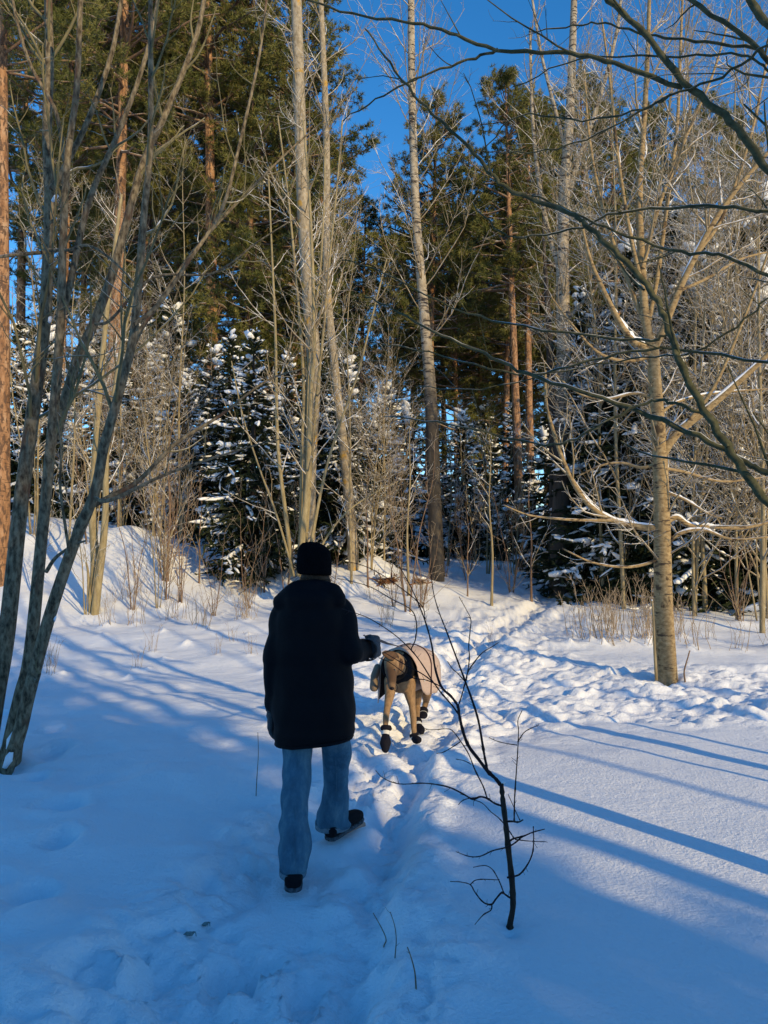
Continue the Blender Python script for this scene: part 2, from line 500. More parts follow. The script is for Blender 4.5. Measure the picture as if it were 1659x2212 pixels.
M_BARK_PINE = mat_bark('orange_pine_bark', [(0.3, (.16, .075, .035)), (0.55, (.38, .21, .11)), (0.8, (.48, .34, .23))], 7, (1, 1, .3), snow=0.0, bstr=1.0, patch=((.12, .07, .045), 14, 0.50, (1, 1, .35)), bands=((.09, .055, .035), 5, 0.60))
M_BARK_RED = mat_bark('reddish_stem_bark', [(0.3, (.12, .07, .045)), (0.7, (.26, .17, .11))], 30, snow=0.6, lo=0.7, bstr=0)
M_DRY = mat_bark('dry_straw', [(0.3, (.26, .19, .125)), (0.7, (.42, .32, .22))], 30, snow=0.4, lo=0.8, bstr=0)
M_SAPLING = mat_bark('dark_sapling_bark', [(0.3, (.014, .011, .009)), (0.7, (.05, .038, .028))], 60, snow=0.0, bstr=0.4)
M_SAPLING_TWIG = mat_bark('purple_sapling_twig', [(0.3, (.014, .008, .009)), (0.7, (.03, .017, .018))], 40, snow=0.25, lo=0.95, bstr=0)

def mat_needles(name, a, b_, snow, lo):
    m, nt, b = nodes(name)
    oi = N(nt, 'ShaderNodeObjectInfo')
    nz = noise_node(nt, 1.3, 3)
    c = ramp(nt, nz.outputs['Fac'], [(0.35, a), (0.65, b_)]).outputs['Color']
    if snow > 0:
        ge = N(nt, 'ShaderNodeNewGeometry')
        sx = N(nt, 'ShaderNodeSeparateXYZ'); nt.links.new(ge.outputs['Normal'], sx.inputs[0])
        nz2 = noise_node(nt, 4, 2)
        f = math_node(nt, 'ADD', math_node(nt, 'ABSOLUTE', sx.outputs['Z']), math_node(nt, 'MULTIPLY', math_node(nt, 'SUBTRACT', nz2.outputs['Fac'], 0.5), 2.0))
        mr = N(nt, 'ShaderNodeMapRange'); mr.inputs[1].default_value = lo; mr.inputs[2].default_value = lo + 0.15; mr.inputs[4].default_value = snow
        nt.links.new(f, mr.inputs[0])
        c = mix_color(nt, mr.outputs[0], c, SNOW)
    nt.links.new(c, b.inputs['Base Color'])
    b.inputs['Roughness'].default_value = 0.6
    b.inputs['Specular IOR Level'].default_value = 0.25
    return m
M_PINE = mat_needles('pine_needles', (.085, .095, .020), (.20, .18, .048), 0.5, 1.15)
M_SPRUCE = mat_needles('spruce_needles', (.014, .022, .010), (.032, .044, .016), 0.8, 1.25)

# ------------------------------------------------------------------ where the small plants stand (needed for the snow round them)
rngp = np.random.default_rng(77)
THICKET = []      # (x, y, rotation, scale, prototype)
def scatter(n, px0, px1, d0, d1, protos, s0, s1, avoid=0.6):
    k = 0
    while k < n:
        px = rngp.uniform(px0, px1); d = rngp.uniform(d0, d1)
        x = (px - 829.5) / FPX * d
        if path_dist(np.array([x]), np.array([d]))[0] < avoid: continue
        THICKET.append((x, d, rngp.uniform(0, 6.28), rngp.uniform(s0, s1), protos[rngp.integers(len(protos))]))
        k += 1
scatter(11, 30, 440, 13.2, 17.0, (0, 1, 2), .75, 1.25)
scatter(4, 440, 640, 13.2, 15.0, (0, 2), .6, .9)
scatter(8, 60, 430, 15.5, 20, (0, 1), 1.1, 1.6)
scatter(8, 700, 1180, 13.5, 18.5, (0, 1, 2), .7, 1.25)
scatter(9, 1230, 1690, 12.0, 17.0, (0, 1, 2), .8, 1.4)
scatter(7, 930, 1240, 18, 24, (1, 2), .8, 1.4)
DRYS = []
def scatter_dry(n, px0, px1, d0, d1, s0, s1):
    for _ in range(n):
        px = rngp.uniform(px0, px1); d = rngp.uniform(d0, d1)
        DRYS.append(((px - 829.5) / FPX * d, d, rngp.uniform(0, 6.28), rngp.uniform(s0, s1)))
scatter_dry(16, 1235, 1430, 10.6, 13.2, .7, 1.25)
scatter_dry(10, 1430, 1680, 9.5, 13, .6, 1.0)
scatter_dry(15, 210, 560, 11.8, 15.0, .5, .95)
scatter_dry(7, 60, 560, 8.2, 11, .35, .6)
scatter_dry(8, 780, 1080, 11, 15, .4, .8)
for x, y, r, s, p in THICKET: CONES.append((x, y, .10 * s, .16))
for x, y, r, s in DRYS: CONES.append((x, y, .09 * s, .12))
for _ in range(70):
    px = rngp.uniform(0, 1659); d = rngp.uniform(8.5, 14)
    x = (px - 829.5) / FPX * d
    if path_dist(np.array([x]), np.array([d]))[0] > 0.8: CONES.append((x, d, rngp.uniform(.03, .09), rngp.uniform(.05, .13)))
for hpx, hpy, hh, hr in ((1440, 1475, -.07, .16), (1104, 2012, -.05, .05), (203, 1325, -.06, .15), (30, 1655, -.08, .2)):
    g_ = ground_at(hpx, hpy); CONES.append((g_[0], g_[1], hh, hr))
for _ in range(16):
    d = rngp.uniform(15, 19); px = rngp.uniform(20, 1000)
    MOUNDS.append(((px - 829.5) / FPX * d, d, rngp.uniform(.1, .3), rngp.uniform(.3, .6)))

# ------------------------------------------------------------------ ground and path
def axis(fine0, fine1, step, lo, hi, g):
    a = list(np.arange(fine0, fine1 + 1e-6, step))
    s = step; x = a[-1]
    while x < hi:
        s *= g; x += s; a.append(x)
    s = step; x = a[0]; b = []
    while x > lo:
        s *= g; x -= s; b.append(x)
    return np.array(b[::-1] + a)
gx = axis(-3.4, 4.4, 0.026, -400, 400, 1.045)
gy = axis(1.3, 9.0, 0.026, -90, 900, 1.028)
XX, YY = np.meshgrid(gx, gy)
ZZ = G(XX.ravel(), YY.ravel()).reshape(XX.shape)
ny, nx = XX.shape
GV = np.stack([XX.ravel(), YY.ravel(), ZZ.ravel()], 1)
dzdx = np.gradient(ZZ, gx, axis=1); dzdy = np.gradient(ZZ, gy, axis=0)
GN = unit(np.stack([-dzdx.ravel(), -dzdy.ravel(), np.ones(nx * ny)], 1))
ii = (np.arange(ny - 1)[:, None] * nx + np.arange(nx - 1)[None]).ravel()
GQ = np.stack([ii, ii + 1, ii + nx + 1, ii + nx], 1)
fc = GV[GQ].mean(1)
pw = np.interp(fc[:, 1], [1, 3, 4, 5, 6, 8, 14, 30], [.62, .56, .44, .32, .30, .36, .30, .25])
onpath = (path_dist(fc[:, 0], fc[:, 1]) + 0.10 * fbm(fc[:, 0] * 2.3, fc[:, 1] * 2.3, 2, 71) < pw * 1.05) & (fc[:, 1] > -5) & (fc[:, 1] < 22)
for nm, sel in (('ground', ~onpath), ('path', onpath)):
    q = GQ[sel]
    used, inv = np.unique(q.ravel(), return_inverse=True)
    me = mesh_from(nm, GV[used], inv.reshape(-1, 4))
    me.normals_split_custom_set_from_vertices(GN[used].astype(np.float32))
    o = link(nm, me, M_SNOW)
    o['kind'] = 'structure'
    o['label'] = 'smooth deep snow covering the clearing and the bank' if nm == 'ground' else 'trodden footpath of churned snow leading into the wood'

# ------------------------------------------------------------------ trees: shared builders
ICO = None
def ico():
    global ICO
    if ICO is None:
        bm = bmesh.new(); bmesh.ops.create_icosphere(bm, subdivisions=1, radius=1)
        bm.verts.index_update()
        ICO = (np.array([v.co[:] for v in bm.verts]), np.array([[v.index for v in f.verts] for f in bm.faces]))
        bm.free()
    return ICO

def blobs(acc, rng, pos, size, direction, flat=0.55, jit=0.22):
    """lumps of snow lying along branches"""
    v, f = ico()
    K = len(pos)
    if K == 0: return
    d = direction.copy(); d[:, 2] *= 0.7; d = unit(d)
    side = unit(np.cross(d, np.array([0, 0, 1.0]))); up = np.cross(side, d)
    sc = size[:, None, None]
    vv = v[None] * (1 + jit * rng.normal(size=(K, len(v), 1)))
    w = (vv[:, :, 0:1] * d[:, None] * sc * rng.uniform(1.0, 1.9, (K, 1, 1)) + vv[:, :, 1:2] * side[:, None] * sc * rng.uniform(.7, 1.1, (K, 1, 1)) + vv[:, :, 2:3] * up[:, None] * sc * flat)
    w = w + pos[:, None]
    acc.add(w.reshape(-1, 3), None, (f[None] + np.arange(K)[:, None, None] * len(v)).reshape(-1, 3))

def ribbons(acc, pts, wid, nrm):
    """flat needle-bearing shoots; pts (M,n,3), wid (M,n), nrm (M,3) the face normal"""
    M, n, _ = pts.shape
    T = unit(np.gradient(pts, axis=1))
    S = unit(np.cross(T, nrm[:, None, :]))
    v = np.stack([pts - S * wid[:, :, None], pts + S * wid[:, :, None]], 2)
    b = np.arange(M)[:, None] * (2 * n); i = np.arange(n - 1)[None] * 2
    q = np.stack([b + i, b + i + 1, b + i + 3, b + i + 2], -1).reshape(-1, 4)
    acc.add(v.reshape(-1, 3), q)

def make_spruce(name, rng, H, R, z0=0.1, snow=1.0, whorl=0.24, dens=13.0, mat_bark_=None):
    root = thing(name, 'spruce', 'tree')
    tr = Acc()
    tz = np.linspace(-0.3, H, 14)
    tp = np.stack([0.03 * np.sin(tz), 0.03 * np.cos(tz * .8), tz], 1)
    tr.tubes(tp, np.interp(tz, [0, H], [0.018 * H, 0.012]), 8)
    link('trunk', tr.mesh('spruce_trunk'), mat_bark_ or M_BARK_DARK, root)
    pos, dirs, lens = [], [], []
    z = z0
    while z < H * 0.985:
        f = (z - z0) / (H - z0)
        n = int(rng.integers(5, 8))
        a0 = rng.uniform(0, 6.28)
        for k in range(n):
            a = a0 + k * 6.283 / n + rng.normal() * .25
            L = R * (1 - f) ** 0.85 * rng.uniform(.65, 1.12) + 0.12
            e = np.interp(f, [0, .5, 1], [-.20, .05, .8]) + rng.normal() * .08
            pos.append((0, 0, z + rng.normal() * .05)); dirs.append((math.cos(a) * math.cos(e), math.sin(a) * math.cos(e), math.sin(e))); lens.append(L)
        z += whorl * rng.uniform(.7, 1.3) * (1 - 0.35 * f)
    pos, d, lens = np.array(pos), np.array(dirs), np.array(lens)
    n = 7
    bp = np.zeros((len(pos), n, 3)); bp[:, 0] = pos
    for k in range(1, n):
        d = unit(d + np.array([0, 0, -0.13 if k < 4 else 0.10]) + rng.normal(size=d.shape) * .05)
        bp[:, k] = bp[:, k - 1] + d * (lens / (n - 1))[:, None]
    br = np.linspace(1, .25, n)[None] * np.clip(lens * .014, .005, .03)[:, None]
    A = Acc(); A.tubes(bp, br, 3)
    link('limbs', A.mesh('spruce_limbs'), M_BARK_DARK, root)['kind'] = 'stuff'
    # side shoots lie in the plane of the bough and hang a little
    sp, sr = grow(rng, bp, br, dens, .12, 1.0, (40, 70), .42, .10, .75, -0.07, .10, 5, flat=.85)
    sp2, sr2 = grow(rng, sp, sr, 9.0, .15, 1.0, (35, 60), .45, .06, .3, -0.10, .10, 4, flat=.7)
    A = Acc()
    def needles(p, w0):
        nn = np.stack([rng.normal(size=len(p)) * .35, rng.normal(size=len(p)) * .35, np.ones(len(p))], 1)
        w = w0 * np.linspace(1, .45, p.shape[1])[None] * rng.uniform(.7, 1.3, (len(p), 1))
        ribbons(A, p, w, unit(nn))
        t = unit(p[:, -1] - p[:, 0])
        ribbons(A, p, w * .8, unit(np.cross(t, unit(nn))))
    needles(bp[:, 1:], .045); needles(sp, .034); needles(sp2, .026)
    link('needles', A.mesh('spruce_needles', False), M_SPRUCE, root)['kind'] = 'stuff'
    if snow > 0:
        A = Acc()
        patch = vnoise(bp[:, -1, 2] * 1.7 + 31, np.arctan2(bp[:, -1, 1], bp[:, -1, 0]) * 2.2 + 7, 5) > .04
        near_ = patch[rng.integers(0, len(bp), len(sp))]
        tz_ = vnoise(sp[:, -1, 2] * 1.7 + 31, np.arctan2(sp[:, -1, 1], sp[:, -1, 0]) * 2.2 + 7, 5)
        m = (rng.random(len(sp)) < 0.34 * snow) & (tz_ > 0.06)
        q = sp[m]
        A.tubes(q + np.array([0, 0, .022]), np.array([.35, .9, 1.0, .85, .25])[None] * rng.uniform(.022, .055, (len(q), 1)) * rng.uniform(.7, 1.3, (len(q), 5)), 5)
        m2 = rng.random(len(bp)) < .8 * snow
        q = bp[m2 & patch][:, 2:]
        A.tubes(q + np.array([0, 0, .03]), np.array([.3, .8, 1.0, .8, .2])[None] * rng.uniform(.03, .075, (len(q), 1)) * np.clip(lens[m2 & patch][:, None], .4, 1.2) * rng.uniform(.7, 1.3, (len(q), 5)), 6)
        for kk in (3, 4, 5, 6):
            m = (rng.random(len(bp)) < 0.28 * snow) & patch
            q = bp[m]
            blobs(A, rng, q[:, kk] + np.array([0, 0, .025]) + rng.normal(size=(len(q), 3)) * .03, np.where(rng.random(len(q)) < .2, rng.uniform(.12, .20, len(q)), rng.uniform(.04, .12, len(q))), unit(q[:, -1] - q[:, 2]), .5)
        link('snow_load', A.mesh('spruce_snow'), M_SNOWCAP, root)['kind'] = 'stuff'
    return root

def make_pine(name, rng, H, cb, R, r0, lean=0.3, tufts=2.6, lower=8, blade=(.17, .023), mat=None):
    """tall pine: bare trunk to height cb, then an open crown of tufts"""
    root = thing(name, 'pine', 'tree')
    tz = np.linspace(-0.4, H, 26)
    w = rng.uniform(0, 6.28)
    tp = np.stack([lean * np.sin(tz / H * 2.2 + w) - lean * math.sin(w), lean * np.cos(tz / H * 1.8 + w) - lean * math.cos(w), tz], 1)
    rad = np.interp(tz, [0, .6, H * .7, H], [r0 * 1.15, r0, r0 * .55, .02])
    A = Acc(); A.tubes(tp, rad, 12)
    link('trunk', A.mesh('pine_trunk'), mat or M_BARK_PINE, root)
    zc = np.concatenate([rng.uniform(cb * .55, cb, lower), np.arange(cb, H - .2, .26) + rng.normal(size=len(np.arange(cb, H - .2, .26))) * .1])
    dead = np.concatenate([np.ones(lower), np.zeros(len(zc) - lower)])
    rep = np.where(dead > 0, 1, 3)
    zc = np.repeat(zc, rep); dead = np.repeat(dead, rep)
    f = np.clip((zc - cb) / (H - cb), 0, 1)
    a = rng.uniform(0, 6.28, len(zc))
    e = np.interp(f, [0, .6, 1], [-.05, .25, .9]) + rng.normal(size=len(zc)) * .15
    prof = np.interp(f, [0, .2, .5, .8, 1], [.75, 1, .9, .6, .18])
    L = np.where(dead > 0, rng.uniform(.4, 1.3, len(zc)), R * prof * rng.uniform(.6, 1.15, len(zc)))
    d = np.stack([np.cos(a) * np.cos(e), np.sin(a) * np.cos(e), np.sin(e)], 1)
    n = 6
    bp = np.zeros((len(zc), n, 3))
    bp[:, 0] = np.stack([np.interp(zc, tz, tp[:, 0]), np.interp(zc, tz, tp[:, 1]), zc], 1)
    for k in range(1, n):
        d = unit(d + np.array([0, 0, .05]) + rng.normal(size=d.shape) * .14)
        bp[:, k] = bp[:, k - 1] + d * (L / (n - 1))[:, None]
    br = np.clip(L * .02, .008, .06)[:, None] * np.linspace(1, .3, n)[None]
    live = dead < 1
    s1, r1 = grow(rng, bp[live], br[live], 3.0, .3, 1, (30, 60), .42, .2, 1.2, .05, .15, 5)
    A = Acc(); A.tubes(bp, br, 4); A.tubes(s1, r1, 3)
    sd_, rd_ = grow(rng, bp[~live], br[~live], 3.0, .2, 1, (30, 70), .5, .1, .6, 0, .2, 4)
    A.tubes(sd_, rd_, 3)
    link('limbs', A.mesh('pine_limbs'), M_BARK_RED, root)['kind'] = 'stuff'
    # tufts of needles towards the ends of the shoots
    allp = np.concatenate([resample_batch(bp[live], 5), s1])
    allL = np.linalg.norm(np.diff(allp, axis=1), axis=2).sum(1)
    cnt = rng.poisson(tufts * 1.5 * (1.2 + allL * 2.0))
    idx = np.repeat(np.arange(len(allp)), cnt)
    t = rng.uniform(.35, 1.0, len(idx)) ** .7
    ff = np.clip(t * 4, 0, 3.999); i0 = ff.astype(int); fr = (ff - i0)[:, None]
    c = allp[idx, i0] * (1 - fr) + allp[idx, i0 + 1] * fr + rng.normal(size=(len(idx), 3)) * .07
    ax = unit(allp[idx, 4] - allp[idx, 2] + np.array([0, 0, .25]) * allL[idx][:, None])
    B = 13
    dirs = unit(ax[:, None] * .55 + rng.normal(size=(len(idx), B, 3)) * .6)
    ln = blade[0] * rng.uniform(.6, 1.25, (len(idx), B, 1))
    side = unit(np.cross(dirs, rng.normal(size=dirs.shape))) * blade[1] * .5
    c = c[:, None]
    v = np.stack([c + dirs * ln * .1 - side, c + dirs * ln * .1 + side, c + dirs * ln], 2).reshape(-1, 3)
    A = Acc(); A.add(v, None, np.arange(len(v)).reshape(-1, 3))
    link('crown', A.mesh('pine_crown', False), M_PINE, root)['kind'] = 'stuff'
    return root

def resample_batch(p, n):
    M, m, _ = p.shape
    t = np.linspace(0, m - 1.001, n); i = t.astype(int); f = (t - i)[None, :, None]
    return p[:, i] * (1 - f) + p[:, i + 1] * f

def make_bare(name, rng, H, r0, mat_t, mat_w, lean=.25, nl=14, z0=.25, Lr=.38, up=.10, fine=7.0, fine2=6.0, ang=(28, 60), rmin=.0035, stems=1, fork=None, spread=.25, rich=1.0, lmul=1.0):
    """leafless tree or shrub: stems, limbs, twigs"""
    root = thing(name, 'bare tree', 'tree')
    limbs_p, limbs_r = [], []
    for s in range(stems):
        h = H * (1 if s == 0 else rng.uniform(.6, .98))
        a = rng.uniform(0, 6.28)
        sp = spread * rng.uniform(.4, 1.2) if stems > 1 else 0
        tz = np.linspace(-.25, h, 16)
        q = np.clip(tz / h, 0, 1)
        off = lean * np.sin(q * 2.5 + a) * q
        tp = np.stack([math.cos(a) * (sp * h * q ** 1.2 + .04 * (stems > 1)) + off * math.cos(a + 1.5) + .012 * h * np.sin(q * 11 + a) * q,
                       math.sin(a) * (sp * h * q ** 1.2 + .04 * (stems > 1)) + off * math.sin(a + 1.5) + .012 * h * np.cos(q * 9 + a) * q, tz], 1)
        tr = np.interp(q, [0, .08, 1], [r0 * 1.2, r0, max(rmin, r0 * .12)]) * (1 if s == 0 else rng.uniform(.55, .95))
        A = Acc(); A.tubes(tp, tr, 8 if r0 > .03 else 5)
        link('trunk' if stems == 1 else 'stem', A.mesh(name + '_stem'), mat_t, root)
        limbs_p.append(resample(tp, 10)); limbs_r.append(np.interp(np.linspace(0, 15, 10), np.arange(16), tr))
    tp = np.array(limbs_p); trr = np.array(limbs_r)
    l1, r1 = grow(rng, tp, trr, nl / H, z0, .97, ang, Lr, .15, H * .5, up, .11, 8, .55, rmin=rmin)
    l2, r2 = grow(rng, l1, r1, 3.2 * rich, .15, 1, (28, 60), .5, .1, 1.6, up * .6, .13, 6, .6, rmin=rmin)
    l3, r3 = grow(rng, np.concatenate([resample_batch(l1, 6), l2]), np.concatenate([r1[:, [0, 1, 3, 4, 6, 7]], r2]), fine, .2, 1, (30, 65), .4, .07, .7 * lmul, up * .4, .16, 5, .6, rmin=rmin * .8)
    l4, r4 = grow(rng, l3, r3, fine2, .2, 1, (30, 65), .5, .05, .3, up * .3, .18, 4, .6, rmin=rmin * .7)
    A = Acc(); A.tubes(l1, r1, 5); A.tubes(l2, r2, 4)
    link('limbs', A.mesh(name + '_limbs'), mat_t if r0 > .05 else mat_w, root)['kind'] = 'stuff'
    A = Acc(); A.tubes(l3, r3, 3); A.tubes(l4, r4, 3)
    link('twigs', A.mesh(name + '_twigs'), mat_w, root)['kind'] = 'stuff'
    return root

def bare_from(root, rng, stems, mat_t, mat_w, base, limb_dens=1.2, fine=5.0, fine2=5.0, up=.1, rmin=.003, names='stem', snow=None, t0=.25, lmax=1.8, ratio=.4, sides=10, l2d=2.6, ang=(28, 60)):
    """stems: list of (points (n,3), radii (n)); each one a part of its own, twigs are grown off them"""
    SP_, SR_ = [], []
    for k, st in enumerate(stems):
        pts, rad = st[0], st[1]
        nm = st[2] if len(st) > 2 else names
        A = Acc(); A.tubes(rel(pts, base), rad, sides if rad.max() > .012 else 6, cap=True)
        link(nm, A.mesh(nm), mat_t if rad.max() > .006 else mat_w, root)
        q = resample(np.hstack([pts, rad[:, None]]), 12)
        SP_.append(q[:, :3] - base); SR_.append(q[:, 3])
    sp, sr = np.array(SP_), np.array(SR_)
    l1, r1 = grow(rng, sp, sr, limb_dens, t0, 1, ang, ratio, .2, lmax, up, .10, 8, .5, rmax=.014, rmin=rmin)
    l2, r2 = grow(rng, l1, r1, l2d, .15, 1, (28, 60), .5, .1, 1.0, up * .6, .12, 6, .6, rmin=rmin)
    l3, r3 = grow(rng, np.concatenate([resample_batch(l1, 6), l2]), np.concatenate([r1[:, [0, 1, 3, 4, 6, 7]], r2]), fine, .2, 1, (30, 65), .4, .06, .5, up * .4, .15, 5, .6, rmin=rmin * .8)
    l4, r4 = grow(rng, l3, r3, fine2, .2, 1, (30, 65), .5, .04, .22, up * .3, .16, 4, .6, rmin=rmin * .7)
    A = Acc(); A.tubes(l1, r1, 5); A.tubes(l2, r2, 4); A.tubes(l3, r3, 3); A.tubes(l4, r4, 3)
    link('twigs', A.mesh('twigs'), mat_w, root)['kind'] = 'stuff'

def trace(pp, d0, d1, w0, w1, per=5, dm=None):
    """stem through picture points at distances d0..d1, widths w0..w1 in picture pixels"""
    pp = np.asarray(pp, float)
    n = len(pp)
    s = np.r_[0, np.cumsum(np.linalg.norm(np.diff(pp, axis=0), axis=1))]; s /= s[-1]
    ds = d0 + (d1 - d0) * s if dm is None else np.interp(s, [0, .5, 1], [d0, dm, d1])
    w = np.array([P(a[0], a[1], d) for a, d in zip(pp, ds)])
    c = cr(w, per)
    q = np.linspace(0, 1, len(c))
    dd = np.interp(q, np.linspace(0, 1, n), ds)
    wd = np.interp(q, np.linspace(0, 1, n), w0 + (w1 - w0) * s)
    return c, wd * dd / FPX * .5

def snow_on(root, rng, pts, rad, base, t0=0., t1=1., fat=1.1, name='snow_cap'):
    q = resample(np.hstack([pts, rad[:, None]]), 60)
    q = q[int(t0 * 59):int(t1 * 59) + 1]
    t = np.linspace(0, 1, len(q))
    env = np.sin(np.pi * np.clip(t, 0.03, .97)) ** .4
    r = (q[:, 3] * fat + .006) * env * np.clip(.8 + .8 * vnoise(t * 14, t * 0 + 3.3, int(rng.integers(99))), .3, 1.6)
    c = q[:, :3] + np.array([0, 0, 1]) * (q[:, 3] * .75 + r * .25)[:, None] - base
    A = Acc(); A.tubes(c, r, 8)
    o = link(name, A.mesh(name), M_SNOWCAP, root)
    return o

# ------------------------------------------------------------------ the belt of pines
def spot(px, d):
    x = (px - 829.5) / FPX * d
    return (x, d, gz(x, d))

R_ = np.random.default_rng
pine_protos = [make_pine('pine_tree', R_(1), 21, 10.5, 3.0, .20),
               make_pine('pine_tree', R_(2), 19, 8.5, 2.7, .17, .25),
               make_pine('pine_tree', R_(3), 23, 12.5, 3.2, .22, .35, 3.0),
               make_pine('pine_tree', R_(4), 20, 4.6, 3.0, .16, .15, 2.6)]
L_LEFT = 'tall pine with sunlit orange trunk in the belt above the snow bank'
L_CEN = 'tall pine with a dark trunk in the wood beyond the end of the trodden path'
L_RIGHT = 'tall pine standing behind the thicket of frosted branches and the buff birch'
PINES = [  # px, distance, prototype, scale, label, group
    (4, 14.6, 2, .78, 'thick orange pine at the top of the bank, behind the dark multi-stemmed tree', None),
    (459, 23.5, 2, 1.0, 'straight slim pine with bright orange trunk rising out of the snow-laden spruces', None),
    (228, 21, 0, 1.0, 'orange pine rising behind the sunlit clump with the split hollow foot', None), (112, 23, 1, 1.1, 'orange pine half hidden behind the upright stems of the dark multi-stemmed tree', None), (298, 27, 3, 1.0, L_LEFT, 'pines above the bank'),
    (378, 30, 0, 1.08, L_LEFT, 'pines above the bank'), (540, 24, 3, 1.0, 'bushy low-crowned pine between the straight slim orange pine and the aspens', None), (160, 32, 3, 1.1, L_LEFT, 'pines above the bank'),
    (45, 30, 0, 1.1, L_LEFT, 'pines above the bank'), (625, 24, 3, .95, 'bushy low-crowned pine right behind the thick pale aspen', None), (690, 31, 1, .92, L_LEFT, 'pines above the bank'),
    (440, 35, 3, 1.2, L_LEFT, 'pines above the bank'), (335, 37, 3, 1.25, L_LEFT, 'pines above the bank'), (215, 37, 0, 1.25, L_LEFT, 'pines above the bank'), (585, 35, 0, 1.05, L_LEFT, 'pines above the bank'),
    (735, 36, 3, .80, L_LEFT, 'pines above the bank'), (770, 30, 1, .74, L_LEFT, 'pines above the bank'),
    (925, 26, 1, .86, L_CEN, 'pines beyond the path'), (988, 31, 3, .80, L_CEN, 'pines beyond the path'), (1040, 33, 1, .84, L_CEN, 'pines beyond the path'),
    (1087, 29, 0, .74, L_CEN, 'pines beyond the path'), (850, 36, 3, .76, L_CEN, 'pines beyond the path'), (1010, 38, 0, .78, L_CEN, 'pines beyond the path'), (960, 36, 1, .9, L_CEN, 'pines beyond the path'),
    (1126, 24, 2, .70, 'pine with reddish brown bark, one of a close pair behind the white-barked birch', 'pair of pines behind the birch'), (1152, 25.5, 0, .78, 'pine with reddish brown bark, one of a close pair behind the white-barked birch', 'pair of pines behind the birch'),
    (1185, 33, 3, 1.0, L_CEN, 'pines beyond the path'), (1110, 37, 3, .95, L_CEN, 'pines beyond the path'), (895, 40, 0, .85, L_CEN, 'pines beyond the path'), (1070, 41, 3, .9, L_CEN, 'pines beyond the path'),
    (1275, 30, 3, .98, L_RIGHT, 'pines behind the thicket'), (1350, 27, 1, .88, L_RIGHT, 'pines behind the thicket'), (1440, 31, 3, .95, L_RIGHT, 'pines behind the thicket'),
    (1530, 29, 0, .85, L_RIGHT, 'pines behind the thicket'), (1620, 30, 3, .9, L_RIGHT, 'pines behind the thicket'), (1400, 36, 3, 1.0, L_RIGHT, 'pines behind the thicket'), (1590, 36, 1, .82, L_RIGHT, 'pines behind the thicket'),
    (1230, 38, 0, .9, L_CEN, 'pines beyond the path'),
]
rq = R_(5)
usedp = set()
for px, d, pr, sc, lab, grp in PINES:
    loc = spot(px, d)
    a = rq.uniform(0, 6.28)
    if pr not in usedp:
        usedp.add(pr); o = pine_protos[pr]
        o.location = loc; o.rotation_euler = (0, 0, a); o.scale = (sc,) * 3; o['label'] = lab
        if grp: o['group'] = grp
    else:
        o = copy_tree(pine_protos[pr], loc, a, sc, lab, grp)
        if not grp and 'group' in o: del o['group']

# ------------------------------------------------------------------ snow-laden spruces under and between the pines
sp_protos = [make_spruce('spruce_tree', R_(11), 7.0, 2.0, .15),
             make_spruce('spruce_tree', R_(12), 5.2, 1.7, .1, 1.2),
             make_spruce('spruce_tree', R_(13), 9.5, 2.3, .3, .9),
             make_spruce('spruce_tree', R_(14), 13.0, 2.5, .8, .35, .34, 8.0)]
S_MID = 'dark spruce loaded with lumps of snow, behind the cluster of yellowish stems'
S_RIGHT = 'dark snow-dotted spruce in the thicket behind the buff birch'
S_LEFT = 'spruce with snow on its boughs on the brow of the bank'
S_PATH = 'shaded spruce among the pines where the path enters the wood'
SPR = [(545, 15.6, 0, .74, 'big dark spruce with thick pads of snow standing at the foot of the bank', None),
       (495, 18.5, 2, .56, S_MID, 'spruces behind the clearing'), (620, 19, 2, .52, S_MID, 'spruces behind the clearing'), (745, 18.2, 0, .72, S_MID, 'spruces behind the clearing'), (815, 19.5, 1, .8, S_MID, 'spruces behind the clearing'),
       (690, 21, 2, .62, S_MID, 'spruces behind the clearing'), (455, 20.5, 0, .75, S_MID, 'spruces behind the clearing'),
       (400, 18.2, 1, .72, S_LEFT, 'spruces on the bank'), (300, 21, 0, .85, S_LEFT, 'spruces on the bank'), (200, 22, 1, 1.1, S_LEFT, 'spruces on the bank'), (90, 21, 1, 1.0, S_LEFT, 'spruces on the bank'), (360, 23, 0, 1.0, S_LEFT, 'spruces on the bank'), (30, 24, 0, .9, S_LEFT, 'spruces on the bank'),
       (1300, 16.4, 0, .90, S_RIGHT, 'spruces behind the birch'), (1375, 15.6, 2, .80, S_RIGHT, 'spruces behind the birch'), (1455, 16.4, 2, .92, S_RIGHT, 'spruces behind the birch'), (1530, 15.2, 0, 1.05, S_RIGHT, 'spruces behind the birch'),
       (1600, 15.8, 2, .86, S_RIGHT, 'spruces behind the birch'), (1680, 15.0, 1, 1.3, S_RIGHT, 'spruces behind the birch'), (1265, 19.0, 2, .8, S_RIGHT, 'spruces behind the birch'), (1480, 15.4, 1, .62, S_RIGHT, 'spruces behind the birch'), (1660, 18.5, 2, 1.05, S_RIGHT, 'spruces behind the birch'),
       (880, 24, 1, .9, S_PATH, 'spruces by the end of the path'), (1000, 27, 1, 1.0, S_PATH, 'spruces by the end of the path'), (1110, 26, 0, .8, S_PATH, 'spruces by the end of the path'), (1180, 22.5, 1, .85, S_PATH, 'spruces by the end of the path'), (1050, 31, 0, .9, S_PATH, 'spruces by the end of the path'), (940, 33, 0, .9, S_PATH, 'spruces by the end of the path'), (840, 28, 0, .9, S_PATH, 'spruces by the end of the path'),
       (655, 25, 3, 1.0, 'tall narrow spruce towering behind the pale aspen trunks', 'tall spruces behind the aspens'), (575, 31, 3, 1.2, 'tall narrow spruce towering behind the pale aspen trunks', 'tall spruces behind the aspens')]
useds = set()
